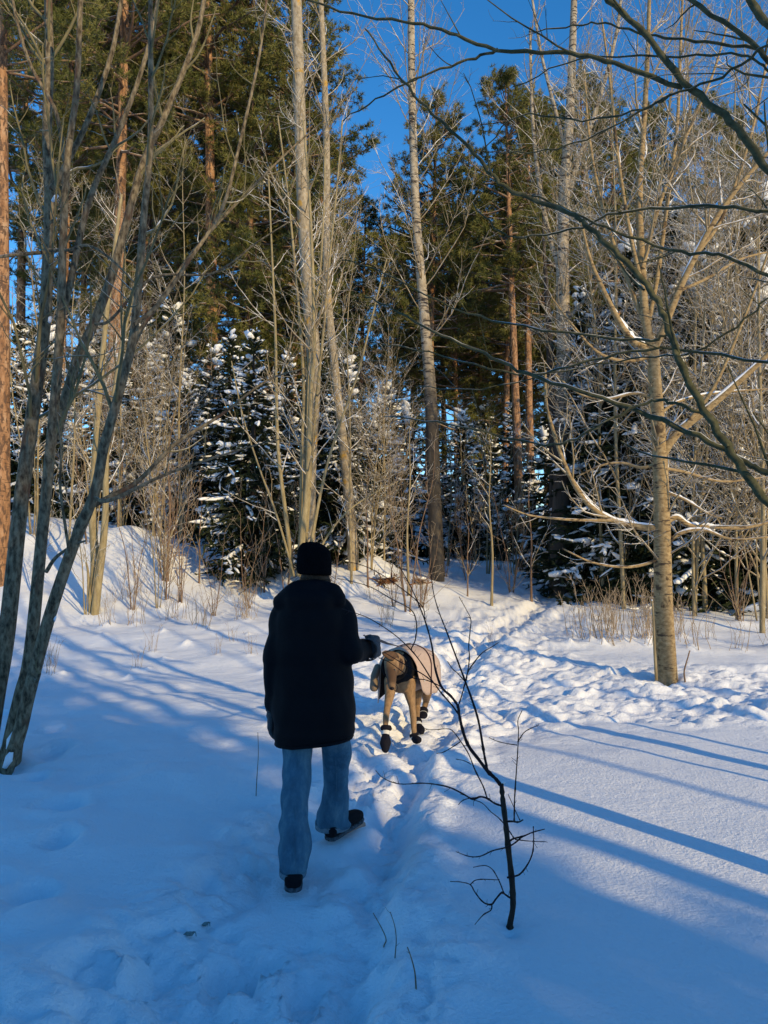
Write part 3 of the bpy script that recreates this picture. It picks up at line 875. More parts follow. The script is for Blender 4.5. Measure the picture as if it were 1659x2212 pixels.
for px, d, pr, sc, lab, grp in SPR:
    loc = spot(px, d); a = rq.uniform(0, 6.28)
    if pr not in useds:
        useds.add(pr); o = sp_protos[pr]; o.location = loc; o.rotation_euler = (0, 0, a); o.scale = (sc,) * 3; o['label'] = lab
        if grp: o['group'] = grp
    else:
        o = copy_tree(sp_protos[pr], loc, a, sc, lab, grp)
# the row of trees behind the camera on the sunny side: it throws the shade over the near snow
SAZ = np.array([SUN_AZ[0], SUN_AZ[1]]); NAZ = np.array([-SUN_AZ[1], SUN_AZ[0]])
ROW = [(-13.4 + 1.5 * k, (14.6, 16.4)[k % 2], (.92, .97, .90)[k % 3]) for k in range(11)] + [(-12.7 + 1.5 * k, 20.5 + (k % 3) * .8, 1.0) for k in range(10)] + [(.7, 12.6, .8), (-.9, 12.4, .78), (2.15, 11.6, .62), (1.5, 18.2, .84)]
for n_, s_, sc in ROW:
    q = NAZ * n_ + SAZ * s_
    copy_tree(sp_protos[3], (q[0], q[1], gz(q[0], q[1]) - .1), rq.uniform(0, 6.28), (sc * 1.3, sc * 1.3, sc), 'tall spruce in the row on the sunny side of the clearing', 'row of spruces on the sunny side')

# ------------------------------------------------------------------ tall pale trunks at the edge of the clearing
def tall_tree(name, label, cat, pp, d, w, mat, rng, limb=.9, mat_w=None, lower=None, up=.06, fine=4.0, ratio=.14, t0=.35, group=None, extra=()):
    pts, rad = trace(pp, d, d, 1, 1, 6)
    q = np.linspace(0, 1, len(pts))
    rad = np.interp(q, np.linspace(0, 1, len(w)), w) * d / FPX * .5
    base = np.array([pts[0][0], pts[0][1], gz(pts[0][0], pts[0][1])])
    root = thing(name, label, cat, base, group)
    pts[0][2] = min(pts[0][2], base[2] - .3)
    dirn = unit(pts[-1] - pts[-8])                      # on past the top of the picture
    ext = np.array([pts[-1] + dirn * k * .9 + np.array([.05 * math.sin(k), 0, 0]) for k in range(1, 6)])
    pts = np.vstack([pts, ext]); rad = np.r_[rad, rad[-1] * np.linspace(.85, .25, 5)]
    more = [(*trace(e[0], d, d + .4, e[1], e[2]), 'limb') for e in extra]
    bare_from(root, rng, [(pts, rad, 'trunk')] + more, mat, mat_w or M_TWIG_CREAM, base, limb, fine, 3.0, up, .004, t0=t0, ratio=ratio, lmax=3.0, sides=12)
    return root
tall_tree('aspen_tree', 'thick pale aspen trunk with yellow lichen rising behind the cluster of yellowish stems', 'tree',
          [(664, 1215), (668, 1000), (678, 800), (668, 650), (655, 450), (648, 250), (640, 0)], 15.0, [34, 31, 30, 29, 27, 26, 24], M_BARK_ASPEN, R_(21), 2.6, ratio=.17, t0=.3)
tall_tree('aspen_tree', 'slimmer pale aspen trunk, second of two, curving at its grey foot', 'tree',
          [(764, 1200), (752, 1060), (738, 930), (722, 780), (706, 600), (705, 300), (693, 0)], 17.0, [24, 22, 20, 18, 17, 15, 12], M_BARK_ASPEN, R_(22), 2.6, ratio=.17, t0=.3)
tall_tree('birch_tree', 'tall leaning birch, white above and dark grey at the foot, left of the path end', 'tree',
          [(944, 1232), (938, 1060), (930, 850), (914, 650), (898, 450), (890, 200), (888, 0)], 17.2, [34, 30, 27, 22, 19, 17, 15], M_BARK_OLD, R_(23), 3.6, up=.08, ratio=.24, t0=.3)
tall_tree('birch_tree', 'tall thick birch with white upper trunk beside the end of the path', 'tree',
          [(1208, 1268), (1212, 1080), (1216, 900), (1218, 750), (1215, 600), (1218, 430), (1232, 230), (1240, 0)], 16.6, [46, 38, 34, 31, 29, 25, 20, 14], M_BARK_OLD, R_(24), 3.4, up=.10, ratio=.22, t0=.3, extra=[([(1216, 470), (1245, 360), (1290, 230), (1330, 80), (1345, -40)], 13, 6), ([(1216, 600), (1190, 520), (1165, 400), (1150, 250), (1145, 60)], 12, 5), ([(1224, 330), (1200, 240), (1170, 120), (1150, 0)], 9, 5), ([(1217, 700), (1270, 640), (1340, 560), (1400, 470)], 9, 4)])
tall_tree('dark_trunk_tree', 'slim dark trunk standing close against the thick birch', 'tree',
          [(1194, 1255), (1196, 1000), (1190, 800), (1182, 650), (1174, 520)], 18.0, [22, 20, 17, 12, 5], M_BARK_DARK, R_(25), .8)

# ------------------------------------------------------------------ the buff birch on the right of the clearing
rb = R_(31)
gb = ground_at(1440, 1475)
DB = float(gb[1])
base = gb.copy()
birch = thing('young_birch', 'buff-barked tree with snow in its forks standing alone on the right of the path', 'tree', base)
tr = trace([(1441, 1490), (1440, 1440), (1433, 1300), (1431, 1180), (1428, 1050), (1422, 930), (1414, 820), (1409, 745)], DB, DB, 44, 26)
tr[1][:6] *= np.linspace(1.12, 1.0, 6)
limbs = [
    (tr[0], tr[1], 'trunk'),
    (*trace([(1409, 755), (1395, 690), (1388, 600), (1381, 420), (1392, 250), (1400, 90), (1404, -60)], DB, DB + .2, 20, 7), 'limb'),
    (*trace([(1408, 770), (1385, 745), (1368, 738), (1335, 690), (1300, 620), (1275, 560), (1255, 480)], DB, DB - .3, 17, 5), 'limb'),
    (*trace([(1410, 760), (1436, 705), (1470, 620), (1530, 500), (1590, 410), (1659, 330), (1720, 260)], DB, DB - .4, 17, 7), 'limb'),
    (*trace([(1427, 990), (1448, 955), (1475, 925), (1530, 882), (1590, 830), (1659, 765), (1720, 690)], DB, DB - .3, 20, 8), 'limb'),
    (*trace([(1420, 1142), (1370, 1136), (1320, 1123), (1275, 1093), (1240, 1045), (1215, 990), (1195, 930), (1180, 870), (1178, 800)], DB, DB + .2, 15, 5), 'limb'),
    (*trace([(1322, 1124), (1260, 1124), (1200, 1120), (1140, 1112), (1090, 1092)], DB, DB - .2, 8, 3), 'limb'),
    (*trace([(1440, 1128), (1462, 1118), (1490, 1135), (1540, 1138), (1610, 1140), (1690, 1120)], DB, DB + .1, 12, 5), 'limb'),
    (*trace([(1440, 1175), (1470, 1152), (1520, 1145), (1580, 1165), (1659, 1160)], DB, DB - .3, 9, 4), 'limb'),
    (*trace([(1425, 1000), (1385, 1010), (1345, 1000), (1300, 1005), (1245, 1030)], DB, DB + .3, 8, 3), 'limb'),
    (*trace([(1432, 1195), (1405, 1215), (1350, 1225), (1280, 1215), (1215, 1185)], DB, DB - .3, 8, 3), 'limb'),
    (*trace([(1430, 1060), (1480, 1080), (1530, 1110), (1560, 1120)], DB, DB - .2, 8, 3), 'limb'),
    (*trace([(1424, 1010), (1480, 1020), (1560, 1040), (1659, 1030)], DB, DB + .3, 8, 4), 'limb'),
    (*trace([(1421, 900), (1460, 870), (1540, 850), (1659, 840)], DB, DB + .4, 7, 3), 'limb'),
    (*trace([(1412, 860), (1370, 850), (1310, 862), (1250, 850), (1190, 800)], DB, DB + .3, 7, 3), 'limb'),
    (*trace([(1400, 700), (1420, 600), (1440, 450), (1462, 280), (1470, 100), (1476, -40)], DB + .1, DB + .7, 11, 5), 'limb'),
    (*trace([(1440, 700), (1500, 560), (1560, 470), (1620, 300), (1659, 120)], DB + .1, DB + .8, 10, 5), 'limb'),
    (*trace([(1405, 735), (1370, 640), (1330, 540), (1295, 420), (1272, 290), (1262, 150)], DB, DB + .5, 11, 4), 'limb'),
    (*trace([(1392, 640), (1360, 500), (1335, 340), (1318, 180), (1300, 40)], DB + .02, DB - .4, 10, 4), 'limb'),
    (*trace([(1388, 580), (1425, 440), (1480, 300), (1540, 160), (1580, 20)], DB, DB + .5, 10, 4), 'limb'),
    (*trace([(1465, 630), (1530, 600), (1600, 560), (1680, 540)], DB - .1, DB + .3, 8, 4), 'limb'),
    (*trace([(1480, 920), (1540, 840), (1590, 730), (1640, 600), (1680, 480)], DB - .08, DB - .5, 9, 4), 'limb'),
    (*trace([(1409, 770), (1350, 780), (1290, 760), (1235, 700), (1190, 640)], DB, DB - .4, 9, 3), 'limb'),
]
bare_from(birch, rb, limbs, M_BARK_MAPLE, M_TWIG_CREAM, base, 3.2, 7.5, 5.5, .06, .0028, t0=.15, ratio=.42, lmax=1.6, l2d=4.4)
for i_, (a_, b_, f_) in {2: (.02, .45, .9), 3: (.05, .6, .7), 4: (.06, .8, .65), 5: (.0, .42, .75), 7: (.05, .5, .7), 8: (.1, .6, .6), 1: (.02, .12, .9), 11: (.1, .8, .6), 13: (.1, .8, .6), 14: (.1, .8, .6)}.items():
    snow_on(birch, rb, limbs[i_][0], limbs[i_][1], base, a_, b_, f_)
# short sucker at its foot and a red shoot beside it
bare_from(birch, rb, [(*trace([(1418, 1470), (1414, 1400), (1411, 1330), (1408, 1295)], DB - .12, DB - .1, 7, 4), 'sucker')], M_BARK_CREAM, M_TWIG_CREAM, base, .01, .01, .01)

# ------------------------------------------------------------------ frosted bare trees behind and beside it
bt = [make_bare('bare_tree', R_(41), 8.5, .030, M_BARK_CREAM, M_TWIG_CREAM, nl=38, z0=.10, fine=6.0, fine2=4.5, Lr=.36, rmin=.0032),
      make_bare('bare_tree', R_(42), 7.0, .024, M_BARK_CREAM, M_TWIG_CREAM, nl=26, z0=.08, fine=6.0, fine2=4.5, Lr=.38, stems=3, spread=.16, rmin=.0032),
      make_bare('bare_tree', R_(43), 10.0, .033, M_BARK_CREAM, M_TWIG_CREAM, nl=46, z0=.12, fine=5.6, fine2=4.0, Lr=.30, rmin=.0032)]
B_R = 'leafless tree with frosted cream branches in the tangle behind the buff birch'
B_L = 'leafless pale-stemmed tree at the foot of the bank'
BT = [(1588, 12.8, 0, .95, 'slender pale trunk standing among dark stems to the right of the buff birch', None),
      (1520, 14.0, 2, 1.2, B_R, 'frosted trees behind the birch'), (1660, 13.2, 1, 1.4, B_R, 'frosted trees behind the birch'), (1345, 14.2, 2, 1.15, B_R, 'frosted trees behind the birch'), (1300, 15.2, 0, 1.2, B_R, 'frosted trees behind the birch'),
      (1620, 15.0, 2, 1.3, B_R, 'frosted trees behind the birch'), (1460, 15.8, 2, 1.3, B_R, 'frosted trees behind the birch'), 
      (1720, 15, 2, 1.1, B_R, 'frosted trees behind the birch'), (1490, 13.2, 1, 1.3, B_R, 'frosted trees behind the birch'), (1640, 12.0, 2, 1.1, B_R, 'frosted trees behind the birch'), (1550, 15.2, 0, 1.5, B_R, 'frosted trees behind the birch'), (1270, 16.6, 2, 1.25, B_R, 'frosted trees behind the birch'),
      (330, 16.8, 1, .8, B_L, 'pale bare trees by the bank'), (255, 17.0, 0, .9, B_L, 'pale bare trees by the bank'), (150, 15.5, 2, .8, B_L, 'pale bare trees by the bank'), (390, 17.2, 2, .95, B_L, 'pale bare trees by the bank'), (80, 16.5, 0, .95, B_L, 'pale bare trees by the bank'),
      (760, 15.0, 2, .78, 'slim frosted tree with long upswept twigs between the aspens and the leaning birch', None), (830, 17.6, 0, .8, 'small frosted tree with a crooked crown beside the dark foot of the leaning birch', None),
      (800, 16.5, 1, .75, 'low bare tree with many thin stems beside the aspen foot', None)]
usedb = set()
for px, d, pr, sc, lab, grp in BT:
    loc = spot(px, d); a = rq.uniform(0, 6.28)
    if pr not in usedb:
        usedb.add(pr); o = bt[pr]; o.location = loc; o.rotation_euler = (0, 0, a); o.scale = (sc,) * 3; o['label'] = lab
        if grp: o['group'] = grp
    else:
        o = copy_tree(bt[pr], loc, a, sc, lab, grp)

# ------------------------------------------------------------------ the cluster of yellowish stems behind the person
rc = R_(51)
DC = 13.6
cb_ = np.array([*spot(648, DC)])
clump = thing('stem_cluster', 'cluster of yellowish upright willow stems behind the walking person', 'tree', cb_)
st = []
for pp, w0, w1 in [([(632, 1245), (622, 1150), (608, 1040), (600, 960), (597, 850), (595, 720), (588, 560), (580, 380)], 13, 4),
                   ([(648, 1245), (654, 1150), (664, 1050), (668, 950), (672, 850), (678, 740), (676, 600), (668, 420), (655, 260)], 19, 5),
                   ([(655, 1245), (664, 1120), (672, 1000), (684, 860), (700, 700), (712, 560), (728, 400), (740, 260)], 12, 4),
                   ([(644, 1245), (650, 1130), (652, 980), (656, 840), (648, 700), (636, 560), (622, 420), (600, 250)], 12, 4),
                   ([(660, 1245), (680, 1130), (705, 1010), (740, 900), (775, 800), (800, 700), (835, 560)], 10, 4),
                   ([(652, 1245), (660, 1080), (662, 900), (668, 760), (690, 600), (700, 440), (702, 300)], 12, 4),
                   ([(664, 1245), (700, 1170), (745, 1110), (800, 1070), (860, 1040)], 7, 3),
                   ([(636, 1245), (600, 1120), (560, 1010), (525, 900), (500, 780)], 7, 3)]:
    st.append((*trace(pp, DC + rc.uniform(-.15, .15), DC + rc.uniform(-.7, .7), w0 * .8, w1 * .8), 'stem'))
M_WILLOW = mat_bark('yellow_willow_bark', [(0.3, (.20, .155, .08)), (0.7, (.37, .30, .17))], 22, snow=0.7, lo=0.85, bstr=0.3)
bare_from(clump, rc, st, M_WILLOW, M_TWIG_CREAM, cb_, 2.2, 4.5, 3.5, .10, .0036, t0=.2, ratio=.26, lmax=1.7, l2d=2.6, ang=(25, 60))

# ------------------------------------------------------------------ dark multi-stemmed tree on the left
rl = R_(61)
gl = ground_at(35, 1655)
DL = float(gl[1])
left = thing('multi_stem_tree', 'dark grey multi-stemmed tree rising from the shaded snow at the near end of the bank', 'tree', gl)
ls = [
    (*trace([(-30, 1640), (-8, 1500), (15, 1363), (45, 1088), (75, 863), (95, 713), (102, 600), (107, 450), (102, 275), (107, 150), (104, 0), (100, -150)], DL, DL + .5, 38, 15), 'stem'),
    (*trace([(8, 1690), (22, 1600), (45, 1500), (65, 1413), (90, 1163), (112, 938), (130, 713), (135, 550), (145, 350), (165, 200), (172, 50), (176, -100)], DL, DL - .2, 30, 10), 'stem'),
    (*trace([(0, 1700), (40, 1590), (62, 1500), (105, 1338), (155, 1188), (205, 1063), (225, 963), (260, 838), (290, 713), (310, 475), (325, 300), (325, 0), (330, -120)], DL - .1, DL - .6, 30, 8), 'stem'),
    (*trace([(118, 950), (145, 850), (172, 763), (200, 705), (240, 600), (268, 500), (310, 350), (360, 240), (425, 75), (450, -60)], DL + .02, DL + .7, 24, 9), 'stem'),
    (*trace([(128, 700), (150, 620), (180, 480), (205, 400), (250, 300), (300, 170), (330, 60), (350, -60)], DL - .1, DL + .2, 16, 7), 'limb'),
    (*trace([(228, 960), (250, 880), (270, 800), (300, 720), (340, 660), (420, 540), (520, 430), (620, 330), (700, 260)], DL - .3, DL + .5, 13, 3), 'limb'),
    (*trace([(150, 1200), (178, 1112), (240, 1072), (300, 1038), (380, 958), (475, 898), (575, 823), (660, 795)], DL - .25, DL - .1, 14, 3), 'limb'),
    (*trace([(200, 1075), (240, 1080), (350, 1028), (450, 993), (540, 965), (620, 945)], DL - .3, DL - .5, 9, 2.5), 'limb'),
    (*trace([(100, 1235), (120, 1205), (155, 1180), (185, 1168)], DL - .1, DL - .3, 9, 4), 'limb'),
    (*trace([(150, 1195), (140, 1130), (130, 1050), (132, 960), (120, 870), (128, 800)], DL - .3, DL - .5, 7, 3), 'limb'),
    (*trace([(104, 540), (150, 540), (190, 530), (240, 560), (300, 620)], DL - .05, DL - .6, 8, 3), 'limb'),
    (*trace([(96, 545), (60, 548), (20, 552), (-40, 560)], DL, DL - .5, 9, 6), 'limb'),
    (*trace([(112, 410), (140, 360), (190, 260), (240, 120), (262, 0), (270, -80)], DL + .2, DL + .3, 14, 8), 'limb'),
    (*trace([(140, 350), (120, 240), (70, 150), (40, 60), (20, -40)], DL, DL + .3, 10, 6), 'limb'),
    (*trace([(290, 700), (340, 660), (410, 560), (480, 450), (520, 300), (560, 120), (580, -40)], DL - .5, DL + .2, 10, 5), 'limb'),
    (*trace([(205, 700), (240, 690), (330, 600), (460, 590), (560, 520), (640, 470)], DL, DL - .4, 7, 2.5), 'limb'),
    (*trace([(66, 1460), (78, 1472), (86, 1455)], DL - .35, DL - .4, 12, 6), 'stub'),
]
bare_from(left, rl, ls, M_BARK_SHADE, M_BARK_TWIG, gl, 2.0, 4.2, 3.2, .10, .0016, t0=.36, ratio=.32, lmax=2.0, sides=14, l2d=2.8)
# the flared foot all the stems grow out of
A = Acc()
ft = cr([P(-20, 1760, DL), P(5, 1690, DL), P(25, 1620, DL + .02), P(45, 1540, DL + .05)], 6)
A.tubes(ft - gl, np.linspace(.14, .04, len(ft)), 14)
link('trunk_foot', A.mesh('trunk_foot'), M_BARK_SHADE, left)
for (px_, py_, dd_, sz_, tx_) in [(119, 428, -.03, .026, .5), (42, 1030, .02, .025, 0), (25, 1600, -.12, .05, .2), (108, 690, -.02, .02, .2), (118, 1335, -.2, .02, .1), (20, 1640, -.15, .05, .3)]:
    blb = Acc()
    blobs(blb, rl, (P(px_, py_, DL + dd_) - gl)[None], np.array([sz_]), unit(np.array([[tx_, 0, 1.]])), .6, .1)
    link('snow_cap', blb.mesh('fork_snow'), M_SNOWCAP, left)

# ------------------------------------------------------------------ mossy willow whose boughs reach in from the right
rw = R_(71)
wb = np.array([2.45, 2.75, gz(2.45, 2.75)])
willow = thing('overhanging_willow', 'willow with mossy dark green boughs arching over the clearing from the right', 'tree', wb)
def towards(*pts): return np.array(pts)
fork = np.array([2.43, 2.85, 1.35])
trunk = cr([wb + np.array([0, 0, -.3]), wb + np.array([.0, .02, .5]), fork, np.array([2.41, 3.0, 2.3]), np.array([2.25, 3.1, 3.3]), np.array([2.1, 3.2, 4.6]), np.array([2.2, 3.4, 6.2])], 6)
trunk2 = cr([np.array([3.75, 3.75, -.3]), np.array([3.72, 3.75, 1.2]), np.array([3.55, 3.8, 3.0]), np.array([3.2, 3.9, 5.5]), np.array([3.1, 4.1, 8])], 6)
ws = [(trunk, np.interp(np.linspace(0, 1, len(trunk)), [0, .3, 1], [.085, .065, .02]), 'trunk')]
def bough(pp, d0, d1, w0, w1, start=None):
    pts, rad = trace(pp, d0, d1, w0 * .84, w1 * .84)
    kk = np.arange(len(pts)); ph = pp[0][1] * .7
    pts = pts + .006 * np.stack([np.sin(kk * 1.9 + ph), 0 * kk, np.cos(kk * 2.3 + ph)], 1); rad = rad * (1 + .13 * np.sin(kk * 2.7 + ph) * np.sin(kk * .9))
    if start is not None:
        ext = cr(np.array([start, (start * .45 + pts[0] * .55) + np.array([0, 0, .04]), pts[0]]), 4)[:-1]
        pts = np.vstack([ext, pts]); rad = np.r_[np.full(len(ext), rad[0] * 1.08), rad]
    return (pts, rad, 'bough')
ws += [
    bough([(1659, 1088), (1610, 1023), (1570, 963), (1520, 883), (1475, 798), (1445, 713), (1420, 650), (1375, 590), (1325, 540), (1265, 485), (1230, 460), (1110, 415), (1065, 380), (1015, 320), (955, 265), (895, 205), (830, 120), (790, 60)], 3.1, 3.6, 23, 4, fork),
    bough([(1659, 1023), (1610, 998), (1530, 953), (1405, 898), (1280, 853), (1140, 808), (1045, 763), (930, 713), (850, 668), (790, 640)], 3.15, 3.9, 17, 4, fork + np.array([.02, .0, -.12])),
    bough([(1659, 370), (1610, 300), (1565, 250), (1475, 175), (1395, 75), (1315, 0), (1270, -60)], 3.2, 3.5, 21, 13, np.array([2.39, 3.02, 2.50])),
    bough([(1472, 190), (1330, 138), (1230, 115), (1075, 108), (970, 70), (895, 50), (760, 30), (640, -10)], 3.36, 4.0, 14, 5),
    bough([(1075, 108), (1010, 130), (910, 165), (830, 205), (740, 260)], 3.7, 3.9, 8, 3),
    bough([(1659, 595), (1555, 550), (1470, 545), (1330, 500), (1230, 455), (1150, 420)], 3.3, 3.6, 10, 5, np.array([2.40, 3.05, 2.20])),
    bough([(1659, 458), (1530, 445), (1330, 460), (1260, 490), (1130, 512), (1080, 500), (1020, 440)], 3.25, 3.8, 10, 3, np.array([2.39, 3.05, 2.45])),
    bough([(1659, 783), (1430, 753), (1280, 778), (1155, 808), (1055, 795), (900, 755), (800, 740)], 3.2, 4.2, 9, 3, np.array([2.42, 2.90, 1.75])),
    bough([(1575, 968), (1530, 903), (1445, 868), (1395, 870), (1305, 913), (1230, 953), (1155, 958), (980, 918), (830, 898)], 3.14, 3.9, 10, 3),
    bough([(1445, 720), (1380, 735), (1130, 705), (980, 665), (830, 590), (740, 560)], 3.3, 4.1, 8, 3),
    bough([(1659, 130), (1610, 80), (1490, 0), (1430, -50)], 3.15, 3.4, 14, 10, np.array([2.5, 3.25, 3.0])),
    bough([(1659, 55), (1620, 0), (1600, -60)], 3.0, 3.1, 22, 18, np.array([2.45, 3.2, 3.1])),
    bough([(1640, 105), (1500, 88), (1395, 75), (1305, 50), (1240, 56), (1140, 70)], 3.2, 3.9, 9, 3),
    bough([(1659, 95), (1560, 165), (1440, 210), (1290, 290), (1180, 325), (1075, 330)], 3.1, 3.8, 8, 3, np.array([2.45, 3.25, 3.0])),
    bough([(1659, 150), (1600, 118), (1470, 122), (1250, 128), (1110, 190)], 3.1, 4.0, 7, 3, np.array([2.45, 3.25, 2.95])),
    bough([(1450, 205), (1390, 235), (1260, 260), (1120, 250), (1040, 330)], 3.4, 4.0, 6, 3),
    bough([(1659, 640), (1610, 690), (1500, 760), (1390, 772), (1220, 800), (1040, 840), (900, 835)], 3.3, 4.1, 6, 2.5, np.array([2.42, 2.90, 1.90])),
]
bare_from(willow, rw, ws, M_BARK_GREEN, M_BARK_GREEN, wb, 2.0, 3.0, 2.4, .03, .0013, t0=.2, ratio=.26, lmax=1.2, sides=10, l2d=1.8)
w2b = np.array([3.75, 3.75, gz(3.75, 3.75)])
second = thing('willow_tree', 'second willow trunk standing just beyond the overhanging one on the right', 'tree', w2b)
w2 = [(trunk2, np.interp(np.linspace(0, 1, len(trunk2)), [0, .4, 1], [.07, .055, .02]), 'trunk')]
bare_from(second, rw, w2, M_BARK_GREEN, M_BARK_GREEN, w2b, .8, 2.0, 2.0, .06, .002, t0=.35, ratio=.25, lmax=1.6)
for (x_, y_, r_) in ((3.47, 3.62, .022), (4.15, 3.85, .03)):
    st_ = cr([np.array([x_, y_, -.3]), np.array([x_ - .03, y_, 1.5]), np.array([x_ + .02, y_ + .05, 3.5]), np.array([x_ + .1, y_ + .1, 6])], 6)
    A = Acc(); A.tubes(st_ - w2b, np.linspace(r_, r_ * .4, len(st_)), 8); link('trunk', A.mesh('willow_stem'), M_BARK_GREEN, second)
# bare trunks further back on the sunny side; their shadows stripe the snow
pole = make_bare('alder_tree', R_(141), 13, .13, M_BARK_SHADE, M_BARK_TWIG, nl=11, z0=.45, fine=1.6, fine2=1.0, Lr=.2, lean=.12)
for k, (n_, s_, sc) in enumerate([(3.25, 6.5, .8), (2.75, 8.5, 1.0), (2.3, 10.5, 1.1), (4.45, 9.0, .35), (6.6, 8.0, .6), (7.6, 9.5, .7)]):
    q = NAZ * n_ + SAZ * s_
    loc = (q[0], q[1], gz(q[0], q[1]))
    lab, grp = 'leafless alder on the sunny side, behind the overhanging willow', 'alders on the sunny side'
    if k == 0:
        o = pole; o.location = loc; o.scale = (sc, sc, 1); tag(o, lab, 'tree', grp)
    else: copy_tree(pole, loc, k * 1.3, (sc, sc, 1), lab, grp)

# ------------------------------------------------------------------ sunlit clump on the left, saplings, thicket, dry stalks
rs = R_(81)
gs = ground_at(203, 1325)
DS = float(gs[1])
cl = thing('hollow_stump_clump', 'sunlit brown clump of stems with a split hollow foot, behind the dark multi-stemmed tree', 'tree', gs)
ss = [(*trace([(200, 1335), (203, 1270), (205, 1200), (200, 1110), (205, 1000), (215, 850), (228, 700), (245, 560), (262, 420)], DS, DS + .4, 20, 7), 'stem'),
      (*trace([(204, 1335), (212, 1260), (222, 1180), (228, 1100), (230, 980), (248, 840), (268, 720), (300, 600)], DS - .1, DS - .3, 18, 6), 'stem'),
      (*trace([(197, 1335), (192, 1270), (190, 1235), (186, 1215)], DS - .05, DS - .1, 10, 4), 'stub')]
bare_from(cl, rs, ss, M_WILLOW, M_TWIG_CREAM, gs, 1.5, 4, 3, .12, .003, t0=.3, ratio=.28, lmax=1.4)

sap = [make_bare('sapling_tree', R_(91), 3.6, .028, M_BARK_CREAM, M_TWIG_CREAM, nl=16, z0=.3, Lr=.30, fine=5, fine2=3, rmin=.0035, up=.14, ang=(25, 50), lean=.1),
       make_bare('sapling_tree', R_(92), 3.0, .024, M_BARK_RED, M_TWIG_CREAM, nl=14, z0=.25, Lr=.30, fine=5, fine2=3, rmin=.0035, up=.14, ang=(25, 50), lean=.12)]
SAPS = [(883, 1288, 0, 1.25, 'slim straight sapling with pale orange stem, left of the leaning birch foot'), (1062, 1308, 0, 1.12, 'slim pale sapling with upswept twigs standing left of the path in front of the wood'),
        (795, 1270, 1, 1.0, 'short dark sapling beside the dry brown bracken tufts'), (362, 1252, 1, 1.35, 'slim reddish sapling with a crooked foot on the slope of the bank'),
        (1148, 1300, 1, 1.2, 'thin dark sapling between the reddish stalks and the path'), (430, 1262, 1, .9, 'small sapling below the snow-padded spruce on the bank'), (1010, 1290, 1, .75, 'small bare sapling left of the taller pale one by the path')]
useq = set()
for px, py, pr, sc, lab in SAPS:
    g = ground_at(px, py)
    if pr not in useq:
        useq.add(pr); o = sap[pr]; o.location = g; o.scale = (sc * .85,) * 3; o['label'] = lab
    else: o = copy_tree(sap[pr], g, rq.uniform(0, 6.28), sc * .85, lab)

th = [make_bare('thicket_shrub', R_(101), 2.8, .014, M_BARK_RED, M_DRY, nl=9, z0=.15, Lr=.34, fine=4, fine2=2, stems=4, spread=.20, rmin=.0036, up=.12, rich=.8),
      make_bare('thicket_shrub', R_(102), 3.6, .016, M_BARK_CREAM, M_TWIG_CREAM, nl=11, z0=.2, Lr=.30, fine=4, fine2=2, stems=3, spread=.16, rmin=.0038, up=.12, rich=.8),
      make_bare('thicket_shrub', R_(103), 2.1, .011, M_BARK_RED, M_DRY, nl=9, z0=.1, Lr=.36, fine=4.5, fine2=2, stems=5, spread=.26, rmin=.0034, up=.10, rich=.8)]
T_L = ('thin leafless shrub with brownish stems in the brush on the bank', 'shrubs on the bank')
T_C = ('thin leafless shrub between the saplings and the wood left of the path end', 'shrubs before the wood')
T_R = ('thin leafless shrub in the brush below the dark spruces behind the buff birch', 'shrubs behind the birch')
uset = set()
for x, y, a, s, pr in THICKET:
    px = x / y * FPX + 829.5
    lab, grp = T_L if px < 640 else (T_C if px < 1215 else T_R)
    loc = (x, y, gz(x, y) - .06)
    if pr not in uset:
        uset.add(pr); o = th[pr]; o.location = loc; o.rotation_euler = (0, 0, a); o.scale = (s,) * 3; tag(o, lab, 'shrub', grp)
    else:
        o = copy_tree(th[pr], loc, a, s, lab, grp)
    o['category'] = 'shrub'

def make_dry(name, rng, n, h):
    """tuft of dry stalks"""
    root = thing(name, 'dry stalks', 'plant')
    A = Acc()
    m = 7
    base = rng.normal(size=(n, 3)) * .11; base[:, 2] = -.1
    d = unit(np.stack([rng.normal(size=n) * .22, rng.normal(size=n) * .22, np.ones(n)], 1))
    pts = np.zeros((n, m, 3)); pts[:, 0] = base
    ln = h * rng.uniform(.45, 1.2, n) / (m - 1)
    for k in range(1, m):
        d = unit(d + rng.normal(size=d.shape) * .14)
        pts[:, k] = pts[:, k - 1] + d * ln[:, None]
    rad = np.full((n, 1), .0038) * np.linspace(1.2, .6, m)[None]
    for k in range(n):
        B = Acc(); B.tubes(pts[k], rad[k], 4)
        link('stalk', B.mesh('stalk'), M_DRY, root)
    tp, tr_ = grow(rng, pts, rad, 5, .3, 1, (25, 60), .35, .06, .35, .03, .2, 5, .8, rmin=.0026)
    A.tubes(tp, tr_, 3)
    link('twigs', A.mesh('dry_twigs'), M_DRY, root)['kind'] = 'stuff'
    return root
dr = make_dry('dry_stalks', R_(111), 9, .75)
for k, (x, y, a, s) in enumerate(DRYS):
    px = x / y * FPX + 829.5
    lab, grp = (('tuft of dry reddish stalks poking through snow on the open ground by the bank', 'dry stalks by the bank') if px < 700 else
                (('tuft of dry stalks poking through the snow between the dog and the wood', 'dry stalks before the wood') if px < 1200 else ('tuft of dry reddish stalks poking through snow between path and buff birch', 'dry stalks by the birch')))
    loc = (x, y, gz(x, y))
    if k == 0:
        o = dr; o.location = loc; o.rotation_euler = (0, 0, a); o.scale = (s,) * 3; tag(o, lab, 'plant', grp)
    else: copy_tree(dr, loc, a, s, lab, grp)

